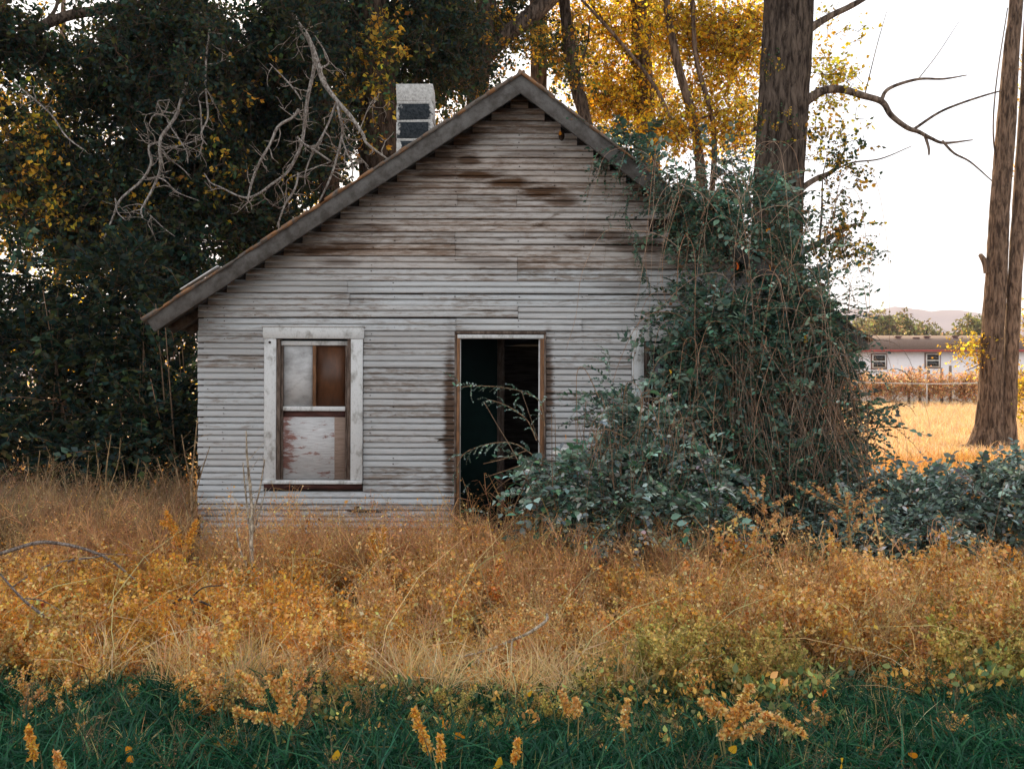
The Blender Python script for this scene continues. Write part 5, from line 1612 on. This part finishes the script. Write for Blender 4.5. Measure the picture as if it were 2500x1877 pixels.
spike_weed('pink cream spike at bottom centre, right one of a pair', 1410, 6.2, [[(1412, 1740), (1408, 1722), (1406, 1705)]], PEACH, .032)
spike_weed('upright peach spike right of centre in the grass', 1530, 6.0, [[(1524, 1770), (1528, 1740), (1532, 1708)]], PEACH, .026)
spike_weed('sprawling cream seed plant with bent spikes in the right grass', 1780, 5.9, [[(1765, 1800), (1790, 1750), (1815, 1710), (1835, 1672)], [(1790, 1752), (1820, 1735), (1850, 1722)], [(1790, 1795), (1840, 1780), (1870, 1752), (1910, 1762), (1965, 1795)], [(1740, 1730), (1725, 1715), (1712, 1712)], [(1760, 1745), (1752, 1725), (1735, 1742)]], PEACH, .036, .034, (0.42, 0.36, 0.15))
spike_weed('yellow spike plant at the right edge of the dry weeds', 2390, 7.0, [[(2400, 1600), (2395, 1540), (2388, 1490)], [(2430, 1580), (2432, 1510), (2430, 1460)], [(2470, 1560), (2480, 1480), (2478, 1420)]], PEACH[:2] + [(0.62, 0.46, 0.16)], .045, .034)
spike_weed('tall pale seed spike rising above the grey shrub on the right', 2300, 8.3, [[(2290, 1380), (2300, 1340), (2305, 1305)], [(2270, 1390), (2280, 1360), (2275, 1340)]], PEACH, .055, .036)
spike_weed('golden flowering sprig reaching the wall below the doorway left side', 925, 9.4, [[(925, 1370), (935, 1320), (940, 1288)], [(918, 1360), (905, 1320), (915, 1300)]], ORANGE + TAN[:3], .05, .024)
spike_weed('bright orange leafy weed at the left house corner', 440, 9.6, [[(440, 1330), (425, 1290), (405, 1250)], [(455, 1340), (470, 1300), (480, 1270)], [(430, 1300), (410, 1280), (395, 1275)]], ORANGE + TAN[:3], .06, .030)

def drawn_branch(name, label, cat, d, strands, mat=M_dead, tint=(1, 1, 1), scale=1.0, base=None, group=None, part='twig', spurs=0.0):
    x, y, w = strands[0][0]
    b = P(x, y, d) if base is None else base
    root = empty(name, b, label, cat, group)
    for i, st in enumerate(strands):
        g = Geo()
        q = np.array([P(a, c_, d) for a, c_, r_ in st])
        if len(q) > 2:
            q[1:, 1] += rng.normal(0, 0.03, len(q) - 1).cumsum()
        tube(g, q, [r_ * scale * d / F for a, c_, r_ in st], tint, 6, 5)
        if spurs:
            pts, _ = catmull(q, np.ones(len(q)), 5)
            for _ in range(int(len(pts) * spurs)):
                j = rng.integers(len(pts) // 3, len(pts))
                e = pts[j] + rand_dirs(1)[0] * rng.uniform(.05, .2) + A(0, 0, .05)
                tube(g, [pts[j], 0.5 * (pts[j] + e), e], [.003, .0025, .0012], tint, 4, 2)
        g.build('stem' if i == 0 else part, mat, root, True, np.asarray(b))
    return root
drawn_branch('bare_sapling', 'bare pale sapling standing before the wall under the window', 'sapling', 9.3,
             [[(628, 1500, 4.5), (622, 1420, 4), (617, 1340, 3.6), (618, 1260, 3), (614, 1180, 2.4), (611, 1110, 1.8), (613, 1050, 1)],
              [(617, 1345, 2.4), (600, 1250, 2), (592, 1180, 1.4), (588, 1130, 1)], [(618, 1250, 2), (632, 1200, 1.6), (642, 1150, 1.2), (650, 1120, .9)],
              [(622, 1420, 2.4), (590, 1350, 2), (576, 1290, 1.5), (572, 1220, 1)], [(614, 1190, 1.4), (604, 1130, 1.1), (600, 1080, .8)], [(619, 1300, 1.5), (640, 1240, 1.2), (655, 1190, .8)]], M_dead, (1.35, 1.25, 1.05), scale=1.35, spurs=.25)
drawn_branch('bare_sapling', 'bare brown stalk leaning on the left corner of the house', 'sapling', 10.2,
             [[(470, 1390, 4), (473, 1280, 3.4), (472, 1180, 2.8), (476, 1100, 2), (486, 1020, 1)], [(472, 1200, 2), (455, 1120, 1.6), (448, 1060, 1)], [(472, 1230, 1.8), (492, 1150, 1.4), (510, 1090, .8)], [(470, 1290, 2), (440, 1190, 1.5), (425, 1120, 1)]], M_dead, (.9, .7, .45), spurs=.2)
for px, d, top, lab in ((215, 11.5, 1110, 'bare forked brown stalk in the tall grass, leftmost'), (265, 11.0, 1060, 'tall bare yellowish stalk in the dead grass, between two shorter ones'), (95, 12.0, 1100, 'bare pair of stalks at the left edge before the thicket'), (330, 11.8, 1120, 'bare thin stalk in the dead grass nearest the house')):
    b = on_ground(px, d)
    yb = 938.5 + (CAM_H - b[2]) * F / d
    h = yb - top
    drawn_branch('dry_stalk', lab, 'stalk', d, [[(px, yb, 3.5), (px + 4, yb - .35 * h, 3), (px - 4, yb - .7 * h, 2.2), (px + 6, top, 1)], [(px + 3, yb - .4 * h, 2), (px - 22, yb - .7 * h, 1.5), (px - 30, top + 15, .9)], [(px - 2, yb - .6 * h, 1.6), (px + 20, yb - .8 * h, 1.2), (px + 24, top + 10, .8)]],
                 M_dead, (.95, .72, .42), base=b, group='dry stalks left of the house', spurs=.3)
drawn_branch('fallen_branch', 'pale fallen branch with twiggy fork lying on the straw', 'branch', 6.95,
             [[(1335, 1498, 3.2), (1332, 1512, 4), (1290, 1540, 4), (1250, 1562, 4), (1215, 1578, 3.6), (1175, 1590, 3.2), (1130, 1602, 2.6), (1105, 1625, 1.6), (1085, 1650, 1)],
              [(1250, 1562, 2.6), (1248, 1600, 2), (1250, 1630, 1.4)], [(1175, 1592, 2.4), (1170, 1620, 1.8), (1190, 1640, 1)], [(1130, 1602, 2), (1110, 1600, 1.4), (1098, 1615, 1)], [(1240, 1570, 1.8), (1215, 1610, 1.5), (1180, 1635, 1)], [(1170, 1605, 1.5), (1140, 1640, 1), (1120, 1665, .8)]], M_dead, (1.5, 1.4, 1.2))
drawn_branch('arching_branch', 'long grey branch arching over the dry grass at the left edge', 'branch', 8.7,
             [[(-40, 1365, 5), (20, 1345, 5), (80, 1328, 5), (130, 1327, 4.6), (190, 1338, 4), (245, 1360, 3.4), (290, 1390, 3), (330, 1425, 2)], [(245, 1358, 2.6), (180, 1365, 2.6), (130, 1375, 2.4), (80, 1400, 2.2), (30, 1435, 1.6)], [(225, 1350, 1.6), (270, 1352, 1.2), (310, 1355, .8)], [(180, 1362, 1.6), (140, 1395, 1.2), (110, 1430, .8)]], M_dead, (.75, .7, .68))
drawn_branch('fallen_branch', 'long grey fallen branch slanting down through the weeds at left', 'branch', 7.1,
             [[(0, 1400, 2), (60, 1460, 3), (120, 1505, 4), (170, 1545, 5), (215, 1580, 5), (260, 1610, 4)], [(170, 1545, 3), (140, 1555, 2.4), (100, 1562, 1.4)], [(60, 1460, 1.8), (100, 1470, 1.4), (150, 1500, 1)]], M_dead, (.7, .66, .66))
drawn_branch('dead_stick', 'crooked black stick poking through the orange weeds', 'stick', 7.6,
             [[(420, 1475, 2.4), (440, 1462, 3), (465, 1455, 3.4), (475, 1470, 3), (480, 1505, 2.4)], [(468, 1456, 2.4), (500, 1432, 2), (540, 1430, 1.4)], [(470, 1460, 3), (500, 1475, 3), (520, 1490, 2)]], M_dead, (.3, .27, .25))
# tall rusty weeds in front of the vine
def umbel(label, px, d, base_y, top, spread):
    b = on_ground(px, d)
    root = empty('tall_rusty_weed', b, label, 'weed', 'tall rusty weeds before the vine')
    g = Geo()
    t = P(top[0], top[1], d)
    mid = 0.5 * (b + t) + A(rng.normal(0, .03), 0, 0)
    tube(g, [b, mid, t], [.009, .007, .003], (.5, .38, .16), 6, 4)
    tips = []
    for k in range(15):
        f = rng.uniform(.5, 1)
        p = b + (t - b) * f
        e = p + A(rng.normal(0, spread), rng.normal(0, spread * .6), rng.uniform(.05, spread * 1.2))
        tube(g, [p, 0.6 * p + 0.4 * e + A(0, 0, -.01), e], [.004, .003, .0015], (.46, .27, .12), 4, 3)
        tips.append((p, e))
    g.build('stem', M_dry, root, False, b)
    for p, e in tips:
        g = Geo()
        spike_seeds(g, [p + .45 * (e - p), p + .7 * (e - p), e + A(0, 0, .02)], .03, 40, [(0.62, 0.34, 0.13), (0.70, 0.43, 0.20), (0.50, 0.25, 0.09)], .026)
        g.build('seed_head', M_dry, root, False, b)
umbel('tall rusty branching weed before the vine, left one of two', 1930, 8.6, 0, (1862, 1238), .22)
umbel('tall rusty branching weed before the grey shrub, right one of two', 2090, 8.7, 0, (2062, 1200), .20)
umbel('rusty branching weed standing against the doorway bottom', 1190, 9.4, 0, (1150, 1300), .16)

def loose_leaf(name, label, px, py, d, size, c, group, rot=None):
    if rot is None:                                # lying on the grass tips
        d = 4600.0 / (py - 938.5)
        size *= 0.72
    g = Geo()
    o = P(px, py, d)
    a = np.linspace(0, 2 * math.pi, 10, endpoint=False)
    rr = 1 + 0.13 * np.cos(a * 3 + 1) + rng.normal(0, .04, 10)
    ring = np.stack([rr * np.cos(a) * .5, rr * np.sin(a) * .5, .10 * np.cos(2 * a) + rng.normal(0, .02, 10)], -1)
    V = np.vstack([[[0, 0, 0]], ring, [[0.5, 0, .02], [0.8, .05, .06], [0.5, .02, .03]]]) * size
    i = np.arange(10)
    M = frames(rand_dirs(1) * .5 + A(0, -.25, 1.0), np.array([rng.uniform(0, 6)]))[0] if rot is None else rot
    g.add(V @ M.T, [np.stack([np.zeros(10, int), i + 1, np.roll(i, -1) + 1], -1), np.array([[11, 12, 13]])], c)
    ob = g.build(name, M_dry, None, False)
    ob.location = tuple(o)
    return tag(ob, label, 'leaf', group)
OL, YL, RL = (0.80, 0.30, 0.02), (0.80, 0.46, 0.03), (0.72, 0.14, 0.02)
G1, G2 = 'fallen leaves in the grass', 'orange leaves caught in the vine'
for lab, px, py, d, sz, c in [('large red orange leaf resting on the grass at right', 2012, 1692, 6.0, .075, RL), ('round bright yellow leaf at the bottom edge centre', 1212, 1868, 5.45, .12, YL), ('yellow leaf low in the grass left of the orange spike', 820, 1842, 5.6, .075, YL),
                              ('orange leaf in dark grass, upper of two at lower left', 313, 1829, 5.6, .05, OL), ('orange leaf in dark grass, lower of two at lower left', 318, 1853, 5.55, .05, OL), ('orange leaf in the leafy ground cover below the window', 1080, 1762, 5.9, .085, OL),
                              ('dark orange leaf among the leaves at bottom centre', 1122, 1797, 5.7, .08, OL), ('yellow leaf standing upright at the grass edge', 1294, 1692, 6.3, .06, YL), ('orange yellow leaf under the sprawling cream plant', 1790, 1828, 5.6, .06, YL), ('orange leaf at the bottom edge right of centre', 1830, 1858, 5.5, .06, OL),
                              ('orange leaf at the straw edge left of centre', 520, 1728, 6.2, .06, OL), ('yellow streaked leaf on the grass at lower right', 2055, 1862, 5.5, .08, YL), ('dull orange leaf near the bottom right corner', 2230, 1842, 5.6, .06, OL)]:
    loose_leaf('fallen_leaf', lab, px, py, d, sz, c, G1)
for lab, px, py, d, sz, c in [('round yellow orange leaf hanging in the vine beside the white house', 1966, 829, 10.3, .075, YL), ('orange leaf stuck on the front shrub beside the door', 1381, 1066, 9.35, .05, OL), ('cream orange leaf in the vine right of the covered window', 1637, 909, 10.1, .055, YL), ('small orange leaf near the top of the vine', 1876, 563, 10.7, .05, OL),
                              ('red orange leaf cluster in the middle of the vine', 1800, 650, 10.4, .08, RL), ('second orange leaf in the middle of the vine', 1880, 655, 10.5, .07, OL), ('orange leaf low in front of the dark vine bottom', 1935, 1375, 9.0, .05, OL), ('yellow orange leaf on the dry weeds below the vine', 1796, 1403, 8.8, .06, YL), ('orange leaf low between vine and grey shrub', 2192, 1392, 8.9, .05, OL)]:
    loose_leaf('hanging_leaf', lab, px, py, d, sz, c, G2, frames(np.array([[rng.normal(0, .2), -.2, 1.0]]), np.array([1.2]))[0])
# dark seed ball with an orange leaf under the right eave
g = Geo()
c0 = P(1371, 332, CAM_D - .10)
u = np.linspace(0, math.pi, 9)
tube(g, [c0 + A(0, 0, .055 * math.cos(t)) for t in u], [max(.004, .034 * math.sin(t)) for t in u], (1, 1, 1), 12, 1)
tube(g, [c0 + A(0, 0, .05), c0 + A(.006, .01, .09), c0 + A(.012, .02, .16)], .003, (1, 1, 1), 5, 2)
tag(g.build('dry_seed_pod', M_iron, origin=c0, smooth=True), 'small dark round pod hanging under the right gable eave', 'pod')
loose_leaf('hanging_leaf', 'orange leaf on the dark pod under the gable eave', 1367, 326, CAM_D - .16, .05, OL, G2, frames(np.array([[.1, -.2, 1.0]]), np.array([1.4]))[0])
# burgundy weed at the left
b = on_ground(120, 8.0)
root = empty('burgundy_weed', b, 'burgundy red leafy weed half hidden in the dry weeds at left', 'weed')
g = Geo()
for k in range(7):
    e = P(rng.uniform(60, 180), rng.uniform(1465, 1540), 8.0 + rng.normal(0, .12))
    tube(g, [b, 0.5 * (b + e) + rng.normal(0, .03, 3), e], [.005, .004, .002], (.25, .06, .05), 5, 3)
g.build('stem', M_dry, root, False, b)
g = Geo()
n = 150
pos = np.array([P(rng.uniform(50, 185), rng.uniform(1458, 1550), 8.0 + rng.normal(0, .12)) for _ in range(n)])
scatter(g, LEAF7, frames(rand_dirs(n) + A(0, 0, .3), rng.uniform(0, 6, n)), pos, .055 * rng.uniform(.6, 1.3, n), np.concatenate([hsvj([(0.42, 0.07, 0.035), (0.30, 0.04, 0.03), (0.55, 0.14, 0.04)][rng.integers(3)], 1) for _ in range(n)]))
g.build('leaves', M_dry, root, False, b)

# ------------------------------------------------------------------ haze in the air
def haze():
    g = Geo()
    box_geo(g, -6200, 6200, -60, 3400, -3.0, 215.0)
    m = bpy.data.materials.new('haze_air')
    m.use_nodes = True
    t = m.node_tree
    t.nodes.remove(t.nodes['Principled BSDF'])
    v = t.nodes.new('ShaderNodeVolumePrincipled')
    v.inputs['Color'].default_value = (0.80, 0.78, 0.92, 1)
    v.inputs['Density'].default_value = 0.00026
    v.inputs['Anisotropy'].default_value = 0.0
    t.links.new(v.outputs[0], t.nodes['Material Output'].inputs['Volume'])
    o = g.build('haze', m)
    tag(o, 'pale evening haze in the air', kind='stuff')
haze()
